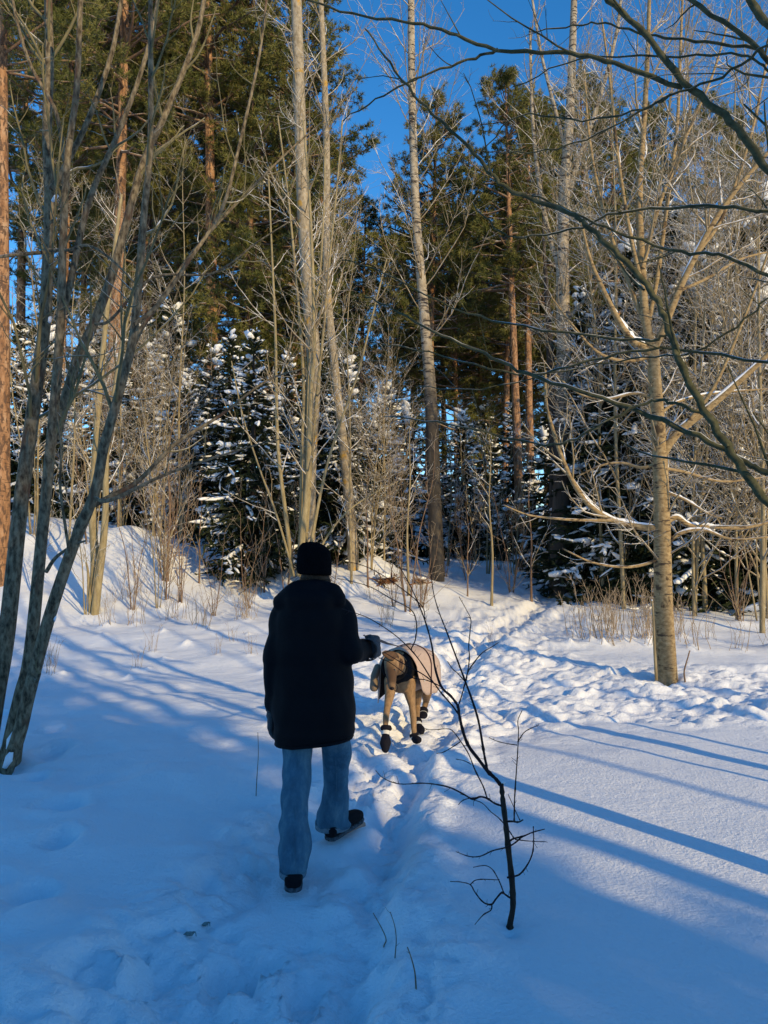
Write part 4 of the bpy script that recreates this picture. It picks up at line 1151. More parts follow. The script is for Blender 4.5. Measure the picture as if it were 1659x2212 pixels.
# ------------------------------------------------------------------ foreground sapling with its traced branches
def S3(c):          # points of the close-up to picture points
    return [(932.6 + .3472 * x, 1316.7 + .3472 * y) for x, y in c]
rf = R_(121)
gf = ground_at(1104, 2012)
DF = float(gf[1])
fs = thing('bare_sapling', 'dark bare sapling with a cut-off top standing alone in the shaded near snow', 'tree', gf)
fb = [
    (*trace(S3([(500, 2080), (490, 2030), (487, 1960), (505, 1850), (500, 1700), (478, 1500), (460, 1330), (442, 1180), (433, 1080)]), DF, DF + .08, 13, 10.5), 'trunk'),
    (*trace(S3([(436, 1105), (400, 1055), (350, 1008), (290, 930), (230, 850), (195, 760), (172, 660), (162, 600), (120, 540), (60, 480), (20, 360), (0, 220), (-45, 60), (-120, -120), (-200, -270)]), DF + .07, DF + .35, 8.5, 1.8), 'branch'),
    (*trace(S3([(348, 1004), (330, 920), (318, 850), (290, 690), (250, 560), (210, 450), (150, 290), (90, 130), (40, 0), (10, -110), (-5, -220)]), DF + .12, DF + .5, 6, 1.8), 'branch'),
    (*trace(S3([(172, 660), (130, 600), (60, 520), (10, 455), (-60, 400), (-180, 335), (-290, 270)]), DF + .22, DF + .3, 4.2, 1.6), 'branch'),
    (*trace(S3([(60, 480), (-30, 440), (-130, 420), (-260, 330), (-330, 300)]), DF + .25, DF + .15, 3, 1.5), 'branch'),
    (*trace(S3([(10, 455), (-60, 340), (-130, 250), (-240, 150), (-380, 60), (-480, 20), (-560, -5)]), DF + .25, DF + .45, 3.2, 1.4), 'branch'),
    (*trace(S3([(-40, 60), (-60, -20), (-160, -110), (-300, -210), (-430, -275), (-560, -305)]), DF + .3, DF + .6, 2.6, 1.4), 'branch'),
    (*trace(S3([(-130, 250), (-100, 180), (-95, 80), (-130, 0), (-240, -60), (-380, -140), (-520, -180), (-590, -195)]), DF + .32, DF + .2, 2.8, 1.4), 'branch'),
    (*trace(S3([(210, 450), (225, 380), (235, 290), (230, 230), (240, 120), (243, 60), (215, 0), (170, -80)]), DF + .3, DF + .25, 3, 1.4), 'branch'),
    (*trace(S3([(215, 440), (225, 390), (270, 320), (320, 265), (370, 235), (415, 205)]), DF + .3, DF + .2, 3.4, 1.6), 'branch'),
    (*trace(S3([(205, 445), (160, 395), (130, 370), (98, 322)]), DF + .3, DF + .35, 2.8, 1.5), 'branch'),
    (*trace(S3([(165, 600), (185, 540), (208, 455)]), DF + .2, DF + .3, 3.2, 2.6), 'branch'),
    (*trace(S3([(432, 1220), (390, 1205), (345, 1175), (300, 1165), (255, 1180), (200, 1150), (120, 1110), (40, 1090), (-60, 1080), (-200, 1085), (-300, 1050), (-350, 1000)]), DF + .05, DF - .15, 4.8, 1.5), 'branch'),
    (*trace(S3([(345, 1175), (320, 1100), (270, 1000), (230, 900), (180, 820), (130, 755), (90, 742), (0, 748), (-70, 735)]), DF + .03, DF + .2, 3.4, 1.4), 'branch'),
    (*trace(S3([(175, 825), (130, 855), (70, 888), (30, 895)]), DF + .15, DF + .1, 2.5, 1.4), 'branch'),
    (*trace(S3([(245, 962), (200, 940), (150, 930)]), DF + .1, DF + .1, 2.4, 1.4), 'branch'),
    (*trace(S3([(280, 1170), (230, 1175), (190, 1190), (165, 1215)]), DF, DF - .05, 2.6, 1.5), 'branch'),
    (*trace(S3([(466, 1318), (500, 1318), (540, 1322), (568, 1308)]), DF + .04, DF, 5, 3), 'branch'),
    (*trace(S3([(513, 1314), (515, 1200), (520, 1100), (530, 960), (537, 840), (540, 750), (536, 690), (562, 628)]), DF + .02, DF + .1, 3.6, 1.6), 'branch'),
    (*trace(S3([(535, 825), (570, 770), (610, 742), (668, 718)]), DF + .07, DF + .05, 3, 1.5), 'branch'),
    (*trace(S3([(530, 843), (480, 836), (410, 820), (355, 796)]), DF + .07, DF + .12, 2.4, 1.4), 'branch'),
    (*trace(S3([(548, 1310), (520, 1250), (475, 1150)]), DF + .01, DF - .05, 2.4, 1.4), 'branch'),
    (*trace(S3([(480, 1445), (510, 1425), (570, 1410), (630, 1385), (703, 1366)]), DF + .03, DF - .05, 5, 2), 'branch'),
    (*trace(S3([(510, 1420), (470, 1360), (420, 1300), (370, 1260), (315, 1205), (255, 1182)]), DF + .0, DF - .03, 3, 1.6), 'branch'),
    (*trace(S3([(520, 1430), (600, 1440), (710, 1445)]), DF + .0, DF - .1, 2.6, 1.4), 'branch'),
    (*trace(S3([(560, 1415), (520, 1450), (470, 1478), (380, 1500), (300, 1535), (230, 1535), (150, 1506)]), DF - .03, DF - .1, 3.8, 1.6), 'branch'),
    (*trace(S3([(632, 1350), (634, 1430), (628, 1510), (600, 1580), (550, 1645), (500, 1662), (468, 1668)]), DF - .04, DF + .02, 2.2, 4), 'branch'),
    (*trace(S3([(496, 1800), (460, 1775), (435, 1762), (400, 1800), (370, 1835), (320, 1820), (270, 1760), (240, 1712), (180, 1695), (115, 1692)]), DF + .02, DF - .15, 4.6, 1.5), 'branch'),
    (*trace(S3([(448, 1762), (420, 1690), (380, 1620), (340, 1594), (300, 1595), (258, 1604)]), DF, DF - .05, 3, 1.5), 'branch'),
    (*trace(S3([(242, 1710), (270, 1685), (320, 1678), (412, 1682)]), DF - .12, DF - .02, 2.4, 1.8), 'branch'),
    (*trace(S3([(375, 1830), (368, 1870), (320, 1900), (268, 1960)]), DF - .04, DF - .12, 3.2, 1.5), 'branch'),
]
for pts, rad, nm in fb:
    rad = np.maximum(rad, .0012)
    A = Acc(); A.tubes(pts - gf, rad * (1 + .10 * np.random.default_rng(3).normal(size=len(rad))), 10 if nm == 'trunk' else 6, cap=True)
    link(nm, A.mesh(nm), M_SAPLING if nm == 'trunk' else M_SAPLING_TWIG, fs)
# buds: tiny spurs along the branches
bp_ = np.array([resample(np.hstack([p_, r_[:, None]]), 14) for p_, r_, n_ in fb[1:]])
bq, br_ = grow(rf, bp_[:, :, :3] - gf, bp_[:, :, 3], 17, .05, 1, (40, 70), .1, .008, .03, .05, .1, 3, .8, rmin=.0012)
A = Acc(); A.tubes(bq, br_, 4)
link('buds', A.mesh('buds'), M_SAPLING_TWIG, fs)['kind'] = 'stuff'
A = Acc(); blobs(A, rf, (P(*S3([(437, 1078)])[0], DF + .08) - gf)[None], np.array([.012]), np.array([[1., 0, .2]]), .7, .15)
link('snow_cap', A.mesh('sapling_snow'), M_SNOWCAP, fs)

# thin stalks in the near snow
for pp, w, lab in [([(829, 2045), (834, 2030), (826, 2008), (806, 1972)], 3.0, 'short dead twig leaning beside a taller straight stalk in the near snow'),
                   ([(853, 2072), (856, 2030), (852, 1998), (843, 1970)], 2.8, 'straight dead stalk standing in the near snow beside a shorter one'),
                   ([(899, 2140), (896, 2100), (888, 2068), (880, 2046)], 4.2, 'grey dead twig hooked at its foot, nearest the path in the snow'),
                   ([(553, 1722), (555, 1680), (558, 1630), (557, 1582)], 2.2, 'single upright hair-thin stem in the shaded snow beside the walking person'),
                   ([(1480, 1475), (1478, 1450), (1486, 1420), (1490, 1405)], 4.0, 'short reddish shoot beside the foot of the buff birch')]:
    g = ground_at(pp[0][0], pp[0][1]); d = float(g[1])
    r = thing('dead_stalk', lab, 'twig', g)
    pp = [(pp[0][0], pp[0][1] + 25)] + pp
    pts, rad = trace(pp, d, d, w, w * .6)
    A = Acc(); A.tubes(pts - g, rad, 6, cap=True)
    link('stem', A.mesh('stalk_stem'), M_BARK_RED if 'reddish' in lab else M_BARK_SHADE, r)
    if 'hair' not in lab:
        q = resample(np.hstack([pts, rad[:, None]]), 10)[None]
        bq, br_ = grow(rf, q[:, :, :3] - g, q[:, :, 3], 20, .4, 1, (25, 55), .35, .015, .05, .1, .1, 3, .7, rmin=.001)
        A = Acc(); A.tubes(bq, br_, 4); link('buds', A.mesh('stalk_buds'), M_BARK_RED, r)['kind'] = 'stuff'
g = ground_at(890, 2142); d = float(g[1])
hk = cr([P(899, 2132, d), P(896, 2140, d - .01), P(888, 2147, d - .03), P(880, 2150, d - .05)], 4)
hk[:, 2] = np.maximum(hk[:, 2], [gz(a, b) + .004 for a, b in hk[:, :2]])
# fallen lichen scraps
M_LICHEN = mat_plain('grey_green_lichen', (.24, .29, .27), .4, 60, .9)
for px, py, l_, lab in [(405, 2024, .026, 'larger scrap of grey-green lichen lying on the near snow'), (440, 2004, .013, 'smaller scrap of grey-green lichen lying on the near snow')]:
    g = ground_at(px, py)
    A = Acc()
    for k in range(5):
        t = k / 4 - .5
        A.tubes(cr([np.array([t * l_ * 1.2, 0, .004]), np.array([t * l_ * 1.2 + .012, .012, .012]), np.array([t * l_ * 1.4 + .02, .03 * (k % 2) - .01, .006])], 4), np.linspace(.0042, .0015, 9), 6, cap=True)
    o = link('lichen_scrap', A.mesh('lichen_scrap'), M_LICHEN, None, g)
    tag(o, lab, 'lichen', kind=None)
# dry bracken tufts below the saplings
M_BRACKEN = mat_plain('brown_bracken', (.16, .07, .03), .4, 40, .9)
for px, py, s_, lab in [(826, 1262, .30, 'larger curled tuft of brown bracken in the snow beside the dark sapling'), (846, 1258, .16, 'smaller tuft of brown bracken beside the larger one'), (908, 1262, .2, 'snow-capped brown tuft below the leaning birch')]:
    g = ground_at(px, py)
    A = Acc(); n = 60
    d = unit(R_(int(px)).normal(size=(n, 3)) * np.array([1, 1, .7]) + np.array([0, 0, .5]))
    pts = np.zeros((n, 5, 3)); pts[:, 0] = R_(3).normal(size=(n, 3)) * .03
    for k in range(1, 5):
        d = unit(d + R_(k).normal(size=d.shape) * .35 + np.array([0, 0, -.12])); pts[:, k] = pts[:, k - 1] + d * s_ * .28
    ribbons(A, pts, np.full((n, 5), .012), unit(R_(9).normal(size=(n, 3))))
    o = thing('bracken_tuft', lab, 'plant', g); link('fronds', A.mesh('bracken'), M_BRACKEN, o)['kind'] = 'stuff'
    A = Acc(); blobs(A, R_(4), np.array([[.02, .05, s_ * .55]]), np.array([s_ * .45]), np.array([[1., .2, 0]]), .45, .08)
    link('snow_cap', A.mesh('bracken_snow'), M_SNOWCAP, o)

# ------------------------------------------------------------------ solid bodies: joined volumes skinned into one surface
_ICO2 = None
def cone_hull(bm, p0, r0, p1, r1, seg=2):
    global _ICO2
    if _ICO2 is None:
        t_ = bmesh.new(); bmesh.ops.create_icosphere(t_, subdivisions=seg, radius=1)
        _ICO2 = np.array([v.co[:] for v in t_.verts]); t_.free()
    t_ = bmesh.new()
    for p, r in ((p0, r0), (p1, r1)):
        rr = np.array([r] * 3 if np.isscalar(r) else r)
        for c in _ICO2 * rr + np.asarray(p): t_.verts.new(Vector(c))
    bmesh.ops.convex_hull(t_, input=t_.verts[:])
    keep = {}
    for f in t_.faces:
        bm.faces.new([keep.setdefault(v, None) or keep.__setitem__(v, bm.verts.new(v.co)) or keep[v] for v in f.verts])
    t_.free()

def ellipsoid(bm, c, r, rot=None, seg=3):
    x = bmesh.ops.create_icosphere(bm, subdivisions=seg, radius=1)['verts']
    for v in x:
        q = np.array(v.co) * np.array(r)
        if rot is not None: q = np.array(rot @ Vector(q))
        v.co = Vector(q + np.asarray(c))

def loft(bm, rings):
    """closed loft through rings, each an (n,3) array"""
    vr = [[bm.verts.new(Vector(p)) for p in r] for r in rings]
    n = len(vr[0])
    for a, b in zip(vr[:-1], vr[1:]):
        for k in range(n): bm.faces.new((a[k], a[(k + 1) % n], b[(k + 1) % n], b[k]))
    bm.faces.new(vr[0][::-1]); bm.faces.new(vr[-1])

def skin(name, bm, voxel, smooth=4, mat=None, parent=None, disp=None):
    bmesh.ops.recalc_face_normals(bm, faces=bm.faces)
    me = bpy.data.meshes.new(name + '_raw'); bm.to_mesh(me); bm.free()
    o = bpy.data.objects.new(name + '_raw', me); COL.objects.link(o)
    m = o.modifiers.new('r', 'REMESH'); m.mode = 'VOXEL'; m.voxel_size = voxel; m.use_smooth_shade = True
    if smooth:
        m = o.modifiers.new('s', 'SMOOTH'); m.iterations = smooth; m.factor = .5
    dg = bpy.context.evaluated_depsgraph_get()
    out = bpy.data.meshes.new_from_object(o.evaluated_get(dg))
    bpy.data.objects.remove(o); bpy.data.meshes.remove(me)
    if disp is not None:
        n = len(out.vertices)
        co = np.zeros(n * 3, np.float32); out.vertices.foreach_get('co', co); co = co.reshape(-1, 3)
        no = np.zeros(n * 3, np.float32); out.vertices.foreach_get('normal', no); no = no.reshape(-1, 3)
        co = co + no * disp(co.astype(float))[:, None]
        out.vertices.foreach_set('co', co.astype(np.float32).ravel()); out.update()
    out.name = name
    out.polygons.foreach_set('use_smooth', np.ones(len(out.polygons), bool))
    return link(name, out, mat, parent)

def ring(cx, cz, d, rx, ry, n=28, p=2.3, tilt=0.0, yaw=0.0):
    a = np.arange(n) * 2 * np.pi / n
    c, s = np.cos(a), np.sin(a)
    x = rx * np.sign(c) * np.abs(c) ** (2 / p); y = ry * np.sign(s) * np.abs(s) ** (2 / p)
    xr = x * math.cos(yaw) - y * math.sin(yaw); yr = x * math.sin(yaw) + y * math.cos(yaw)
    return np.stack([cx + xr, d + yr, cz + tilt * xr], 1)

def pring(pxl, pxr, py, d, ry, n=28, p=2.3, tilt=0.0, yaw=0.0):
    a, b = P(pxl, py, d), P(pxr, py, d)
    return ring((a[0] + b[0]) / 2, a[2], d, (b[0] - a[0]) / 2, ry, n, p, tilt, yaw)

# ------------------------------------------------------------------ the person
M_SKIN = mat_plain('skin', (.45, .28, .20), .1, 30, .55)
M_COAT = mat_plain('black_padded_cloth', (.0026, .0026, .0042), .3, 120, .75, .15, .15)
M_HAT = mat_plain('black_knit', (.004, .004, .005), .3, 300, .95, .4, .05, stretch=(1, 1, .2))
M_HAIR = mat_plain('brown_hair', (.05, .03, .018), .4, 60, .6)
M_GLOVE = mat_plain('dark_grey_knit_glove', (.075, .075, .08), .35, 160, .9, .5)
M_BOOT = mat_plain('black_suede', (.006, .006, .008), .3, 80, .9, .2)
M_SOLE = mat_plain('snowy_rubber_sole', (.07, .08, .09), .9, 60, .9)

def mat_denim():
    m, nt, b = nodes('washed_blue_denim')
    n1 = noise_node(nt, 13, 6, stretch=(1, 1, .4), rough=.7)
    n2 = noise_node(nt, 380, 2)
    c = ramp(nt, n1.outputs['Fac'], [(0.34, (.022, .090, .15)), (0.5, (.045, .145, .22)), (0.68, (.12, .25, .31))]).outputs['Color']
    c = mix_color(nt, math_node(nt, 'MULTIPLY', n2.outputs['Fac'], .35), c, (.16, .22, .27))
    nt.links.new(c, b.inputs['Base Color'])
    b.inputs['Roughness'].default_value = .9; b.inputs['Specular IOR Level'].default_value = .1
    n3 = noise_node(nt, 17, 3, stretch=(1, 1, 1.3))
    bump(nt, b, math_node(nt, 'ADD', math_node(nt, 'MULTIPLY', n2.outputs['Fac'], .12), n3.outputs['Fac']), .8, .02)
    return m
M_DENIM = mat_denim()
M_HEM = mat_plain('pale_denim_hem', (.16, .23, .27), .35, 90, .9, .4)

pbase = P(632, 1925, 3.70); pbase[2] = gz(pbase[0], pbase[1])
person = thing('person', 'person in long black padded coat, black beanie and flared blue jeans walking the path', 'person', pbase)
def PR(px, py, d): return P(px, py, d) - pbase
DT = 3.88
# body: one surface from head to feet, inside the clothes
bm = bmesh.new()
hc = PR(679, 1215, DT + .02)
ellipsoid(bm, hc + np.array([0, .01, .0]), (.072, .092, .105))
ellipsoid(bm, hc + np.array([0.0, .055, -.055]), (.052, .05, .055))
cone_hull(bm, hc + np.array([0, .092, .0]), .010, hc + np.array([0, .112, -.028]), .014)
ellipsoid(bm, hc + np.array([0.0, .098, -.06]), (.022, .012, .010))
for s_ in (-1, 1):
    ellipsoid(bm, hc + np.array([s_ * .073, .0, -.01]), (.010, .018, .03))
    ellipsoid(bm, hc + np.array([s_ * .032, .088, .008]), (.015, .010, .010))
cone_hull(bm, hc + np.array([0, 0, -.06]), .05, hc + np.array([0, -.01, -.17]), .058)
sh = hc + np.array([-.01, -.01, -.24])
cone_hull(bm, sh + np.array([-.13, 0, 0]), .06, sh + np.array([.13, 0, 0]), .06)
cone_hull(bm, sh, (.15, .09, .08), sh + np.array([0, 0, -.3]), (.13, .09, .1))
hip = PR(682, 1530, DT + .02)
cone_hull(bm, sh + np.array([0, 0, -.3]), (.13, .09, .1), hip, (.15, .10, .1))
LS, LE, LW = PR(608, 1322, DT), PR(592, 1430, DT - .03), PR(590, 1522, DT + .02)
RS, RE, RW = PR(742, 1318, DT), PR(762, 1418, DT - .06), PR(796, 1404, DT + .16)
for a, ra, b, rb_, c, rc_ in ((LS, .042, LE, .034, LW, .024), (RS, .042, RE, .034, RW, .024)):
    cone_hull(bm, a, ra, b, rb_); cone_hull(bm, b, rb_, c, rc_)
LK, LA = PR(638, 1735, DT - .12), PR(634, 1885, 3.72)
RK, RA = PR(722, 1660, DT + .22), PR(727, 1780, 4.22)
for hx, k, a in ((-.075, LK, LA), (.085, RK, RA)):
    h_ = hip + np.array([hx, 0, -.04])
    cone_hull(bm, h_, .075, k, .05); cone_hull(bm, k, .05, a, .035)
LH = PR(588, 1545, DT + .05); RH = PR(803, 1402, DT + .20)
cone_hull(bm, LW, .022, LH, .026); cone_hull(bm, RW, .022, RH, .026)
LT = LA + np.array([.0, .16, -.07]); RT = RA + np.array([.13, .12, -.05])
cone_hull(bm, LA + np.array([0, 0, -.05]), .033, LT, .03); cone_hull(bm, RA + np.array([0, 0, -.05]), .033, RT, .03)
body = skin('body', bm, .011, 3, M_SKIN, person)

# jeans
def fold(co, seed, amp=.008):
    a = vnoise(co[:, 0] * 9 + co[:, 2] * 5, co[:, 2] * 7 + co[:, 1] * 6, seed) + .6 * vnoise(co[:, 0] * 22, co[:, 2] * 10 + co[:, 1] * 14, seed + 1)
    return amp * a * 1.6
bm = bmesh.new()
loft(bm, [r - pbase for r in [
    pring(600, 690, 1520, DT, .12), pring(609, 678, 1590, DT - .01, .10), pring(611, 673, 1640, DT - .03, .092), pring(610, 670, 1690, DT - .07, .084), pring(606, 665, 1730, DT - .10, .08),
    pring(604, 667, 1780, DT - .12, .086), pring(603, 670, 1830, DT - .14, .10), pring(603, 668, 1860, DT - .155, .10), pring(604, 662, 1880, DT - .16, .10, tilt=-.06)]])
loft(bm, [r - pbase for r in [
    pring(676, 764, 1520, DT + .02, .12), pring(691, 754, 1590, DT + .10, .10), pring(694, 757, 1625, DT + .16, .095), pring(697, 754, 1655, DT + .21, .088), pring(699, 752, 1695, DT + .26, .082),
    pring(695, 752, 1725, DT + .29, .09), pring(686, 755, 1755, DT + .31, .11, tilt=.0), pring(681, 758, 1778, DT + .32, .125, tilt=.02)]])
cone_hull(bm, hip + np.array([-.06, 0, -.02]), (.10, .11, .10), hip + np.array([.06, 0, -.02]), (.10, .11, .10))
jeans = skin('jeans', bm, .0085, 2, M_DENIM, person, lambda c: fold(c, 5, .009) + .009 * np.sin(c[:, 2] * 55 + 9 * vnoise(c[:, 0] * 9, c[:, 2] * 6, 12)) * np.clip(vnoise(c[:, 2] * 5 + 3, c[:, 0] * 7, 14) * 2.4, 0, 1))
for rr_ in (pring(604.5, 661.5, 1881, DT - .16, .099, tilt=-.06), pring(681.5, 757.5, 1779, DT + .32, .124, tilt=.02)):
    rr_ = rr_ - pbase
    A = Acc()
    loop = np.vstack([rr_, rr_[:1], rr_[1:2]])
    c_ = rr_.mean(0)
    up_ = loop + np.array([0, 0, .016]); out_ = loop + (loop - c_) * .012
    v = np.concatenate([out_ + np.array([0, 0, .016]), out_ + np.array([0, 0, -.010]), (loop - c_) * .93 + c_ + np.array([0, 0, -.012])])
    n = len(loop); i = np.arange(n - 1)
    q = np.concatenate([np.stack([i, i + 1, n + i + 1, n + i], 1), np.stack([n + i, n + i + 1, 2 * n + i + 1, 2 * n + i], 1)])
    A.add(v, q); link('hem', A.mesh('hem'), M_HEM, jeans)

for pp_, ds_ in (([(641, 1610), (640, 1700), (637, 1780), (636, 1872)], (DT - .11, DT - .15, DT - .20, DT - .255)), ([(722, 1610), (726, 1680), (724, 1730), (720, 1770)], (DT + .03, DT + .14, DT + .20, DT + .20))):
    A = Acc(); sq = cr(np.array([PR(a_, b_, d_) for (a_, b_), d_ in zip(pp_, ds_)]), 8)
    A.tubes(sq, np.full(len(sq), .003), 5); link('seam', A.mesh('seam'), M_DENIM, jeans)

# coat: body and sleeves
bm = bmesh.new()
loft(bm, [r - pbase for r in [
    pring(648, 712, 1258, DT + .02, .07), pring(630, 724, 1274, DT + .01, .10), pring(610, 736, 1294, DT, .125), pring(600, 748, 1318, DT, .14), pring(594, 752, 1360, DT, .15), pring(590, 756, 1410, DT, .155),
    pring(590, 762, 1460, DT, .155), pring(590, 766, 1510, DT, .16), pring(590, 768, 1550, DT, .165), pring(592, 766, 1578, DT, .165), pring(598, 760, 1594, DT, .155, tilt=.09), pring(606, 752, 1599, DT, .14, tilt=.10)]])
# hood lying on the shoulders
for a, b, r0, r1 in (((608, 1302), (638, 1278), .044, .048), ((638, 1278), (680, 1271), .048, .050), ((680, 1271), (717, 1277), .050, .044), ((717, 1277), (728, 1296), .044, .040)):
    cone_hull(bm, PR(*a, DT - .05), r0, PR(*b, DT - .07), r1)
cone_hull(bm, PR(650, 1300, DT - .10), (.08, .05, .06), PR(690, 1300, DT - .10), (.07, .05, .06))
cone_hull(bm, PR(616, 1322, DT), .066, PR(594, 1425, DT - .03), .058); cone_hull(bm, PR(594, 1425, DT - .03), .058, PR(593, 1518, DT + .02), .046)
cone_hull(bm, PR(733, 1318, DT), .068, PR(757, 1410, DT - .07), .06); cone_hull(bm, PR(757, 1410, DT - .07), .06, PR(785, 1404, DT + .10), .053)
def puff(c):
    return .007 * np.abs(np.sin(c[:, 2] * 21)) + fold(c, 9, .007)
coat = skin('coat', bm, .0115, 3, M_COAT, person, puff)
A = Acc()
hem_r = pring(597, 761, 1596, DT, .157, tilt=.09) - pbase
A.tubes(np.vstack([hem_r, hem_r[:2]]), np.full(len(hem_r) + 2, .009), 6); link('hem', A.mesh('coat_hem'), M_COAT, coat)
# hat with turned-up brim
bm = bmesh.new()
H0 = PR(679, 1212, DT + .01)
loft(bm, [H0 + r for r in [ring(.0, -.065, 0, .082, .098), ring(0, -.03, 0, .088, .104), ring(.0, .01, 0, .087, .103), ring(-.003, .045, 0, .082, .097), ring(-.010, .072, 0, .066, .080), ring(-.017, .091, 0, .042, .053), ring(-.020, .098, 0, .014, .018)]])
hat = skin('hat', bm, .007, 3, M_HAT, person, lambda c: .0022 * np.sin(np.arctan2(c[:, 1] - H0[1], c[:, 0] - H0[0]) * 46) + .004 * vnoise(c[:, 0] * 18, c[:, 2] * 18 + c[:, 1] * 9, 3))
bm = bmesh.new()
loft(bm, [H0 + r for r in [ring(.001, -.068, 0, .084, .100, tilt=-.06), ring(.001, -.058, 0, .0875, .104, tilt=-.06), ring(0, -.030, 0, .088, .105, tilt=-.06), ring(0, -.020, 0, .085, .102, tilt=-.06)]])
skin('brim', bm, .006, 2, M_HAT, hat, lambda c: .0022 * np.sin(np.arctan2(c[:, 1] - H0[1], c[:, 0] - H0[0]) * 46))
# hair below the hat
bm = bmesh.new()
ellipsoid(bm, hc + np.array([.004, -.035, -.075]), (.072, .055, .05)); ellipsoid(bm, hc + np.array([.05, -.02, -.10]), (.035, .045, .05))
hair = skin('hair', bm, .007, 2, M_HAIR, person)
A = Acc(); rh = R_(131)
for k in range(46):
    a = rh.uniform(math.pi * .98, math.pi * 2.05)
    p0 = hc + np.array([.076 * math.cos(a), .08 * math.sin(a), -.066 + rh.uniform(-.01, .008)])
    o_ = np.array([math.cos(a), math.sin(a), 0])
    p1 = p0 + o_ * rh.uniform(.008, .02) + np.array([rh.normal() * .02, 0, -rh.uniform(.015, .03)])
    p2 = p1 + o_ * rh.uniform(-.004, .018) + np.array([rh.normal() * .03, 0, -rh.uniform(.0, .03)])
    A.tubes(cr([p0, p1, p2], 5), np.linspace(.0012, .0006, 11), 3)
link('loose_strands', A.mesh('loose_strands'), M_HAIR, hair)['kind'] = 'stuff'
# gloves: palm and five fingers each
def glove(name, wrist, palm_dir, across, curl_dir, curl, parent, cuff_r=.034, k_=1.0):
    pd, ac = unit(palm_dir), unit(across); cd = unit(curl_dir)
    bm = bmesh.new()
    K = k_; c0 = wrist; c1 = wrist + pd * .085 * K
    cone_hull(bm, c0, .027 * K, c0 + pd * .03, .030 * K)
    for k in (-.027, -.009, .009, .027): cone_hull(bm, c0 + pd * .02 + ac * k * .8 * K, .019 * K, c1 + ac * k * K, .0165 * K)
    for k, (off, ln) in enumerate(((-.030, .058), (-.010, .070), (.010, .074), (.030, .066))):
        q0 = c1 + ac * off * K; d_ = pd.copy(); q = q0; r = .0132 * K
        for j in range(3):
            d_ = unit(d_ * math.cos(curl) + cd * math.sin(curl)) if j else unit(d_ + cd * curl * .6)
            q2 = q + d_ * ln * (.42, .32, .28)[j]
            cone_hull(bm, q, r, q2, r * .92); q = q2; r *= .92
    t0 = c0 + pd * .03 + ac * .03
    t1 = t0 + unit(pd * .6 + ac * .8 + cd * .3) * .038
    t2 = t1 + unit(pd * .7 + cd * (.4 + curl * .5) - ac * .2 * curl) * .032
    cone_hull(bm, t0, .015, t1, .013); cone_hull(bm, t1, .013, t2, .011)
    o = skin(name, bm, .0042, 2, M_GLOVE, parent)
    A = Acc()
    cp = np.array([c0 - pd * .05, c0 - pd * .02, c0 + pd * .005]); A.tubes(cp, np.array([cuff_r * 1.02, cuff_r * 1.05, cuff_r * .95]), 16)
    link('cuff', A.mesh('cuff'), M_GLOVE, o)
    return o
glove('glove', PR(588, 1533, DT + .03), np.array([-.05, .12, -1]), np.array([0.1, 1, .1]), np.array([1, .1, 0]), .35, person)
WR = PR(800, 1402, DT + .10)
glove('glove', WR, np.array([.30, 1, .02]), np.array([-.1, .05, 1]), np.array([-1, .2, 0]), 1.1, person, .056, 1.35)
HANDP = WR + np.array([.012, .10, .03]) + pbase
# boots
def boot(heel, toe, ankle, parent):
    f = unit(toe - heel); sd_ = unit(np.cross(f, np.array([0, 0, 1.]))); up_ = np.cross(sd_, f)
    L = np.linalg.norm(toe - heel)
    def sec(t, w, h0, h1):
        a = np.arange(24) * 2 * np.pi / 24
        c, s = np.cos(a), np.sin(a)
        x = w * np.sign(c) * np.abs(c) ** .8; y = (h0 + h1) / 2 + (h1 - h0) / 2 * np.sign(s) * np.abs(s) ** .7
        return heel + f * (t * L) + x[:, None] * sd_ + y[:, None] * up_
    bm = bmesh.new()
    loft(bm, [sec(-.01, .026, .015, .055), sec(.03, .040, .010, .068), sec(.2, .045, .010, .075), sec(.4, .043, .010, .085), sec(.6, .046, .010, .082), sec(.8, .047, .012, .07), sec(.93, .040, .012, .062), sec(1.0, .022, .018, .05)])
    cone_hull(bm, heel + f * .38 * L + up_ * .06, .036, ankle + f * .02, .034)
    o = skin('boot', bm, .006, 3, M_BOOT, parent)
    bm = bmesh.new()
    loft(bm, [sec(-.02, .022, -.006, .016), sec(.04, .041, -.008, .018), sec(.25, .044, -.008, .018), sec(.42, .041, -.008, .018), sec(.65, .048, -.008, .018), sec(.85, .047, -.008, .018), sec(.98, .030, -.006, .018), sec(1.03, .014, 0, .014)])
    skin('sole', bm, .005, 1, M_SOLE, o)
LB = PR(633, 1930, 3.61); boot(LB + np.array([0, 0, .008]), LB + np.array([-.02, .265, .02]), PR(633, 1880, 3.72), person)
RB = PR(710, 1818, 4.09); boot(RB + np.array([0, 0, .008]), RB + np.array([.165, .20, .05]), PR(722, 1772, 4.22), person)

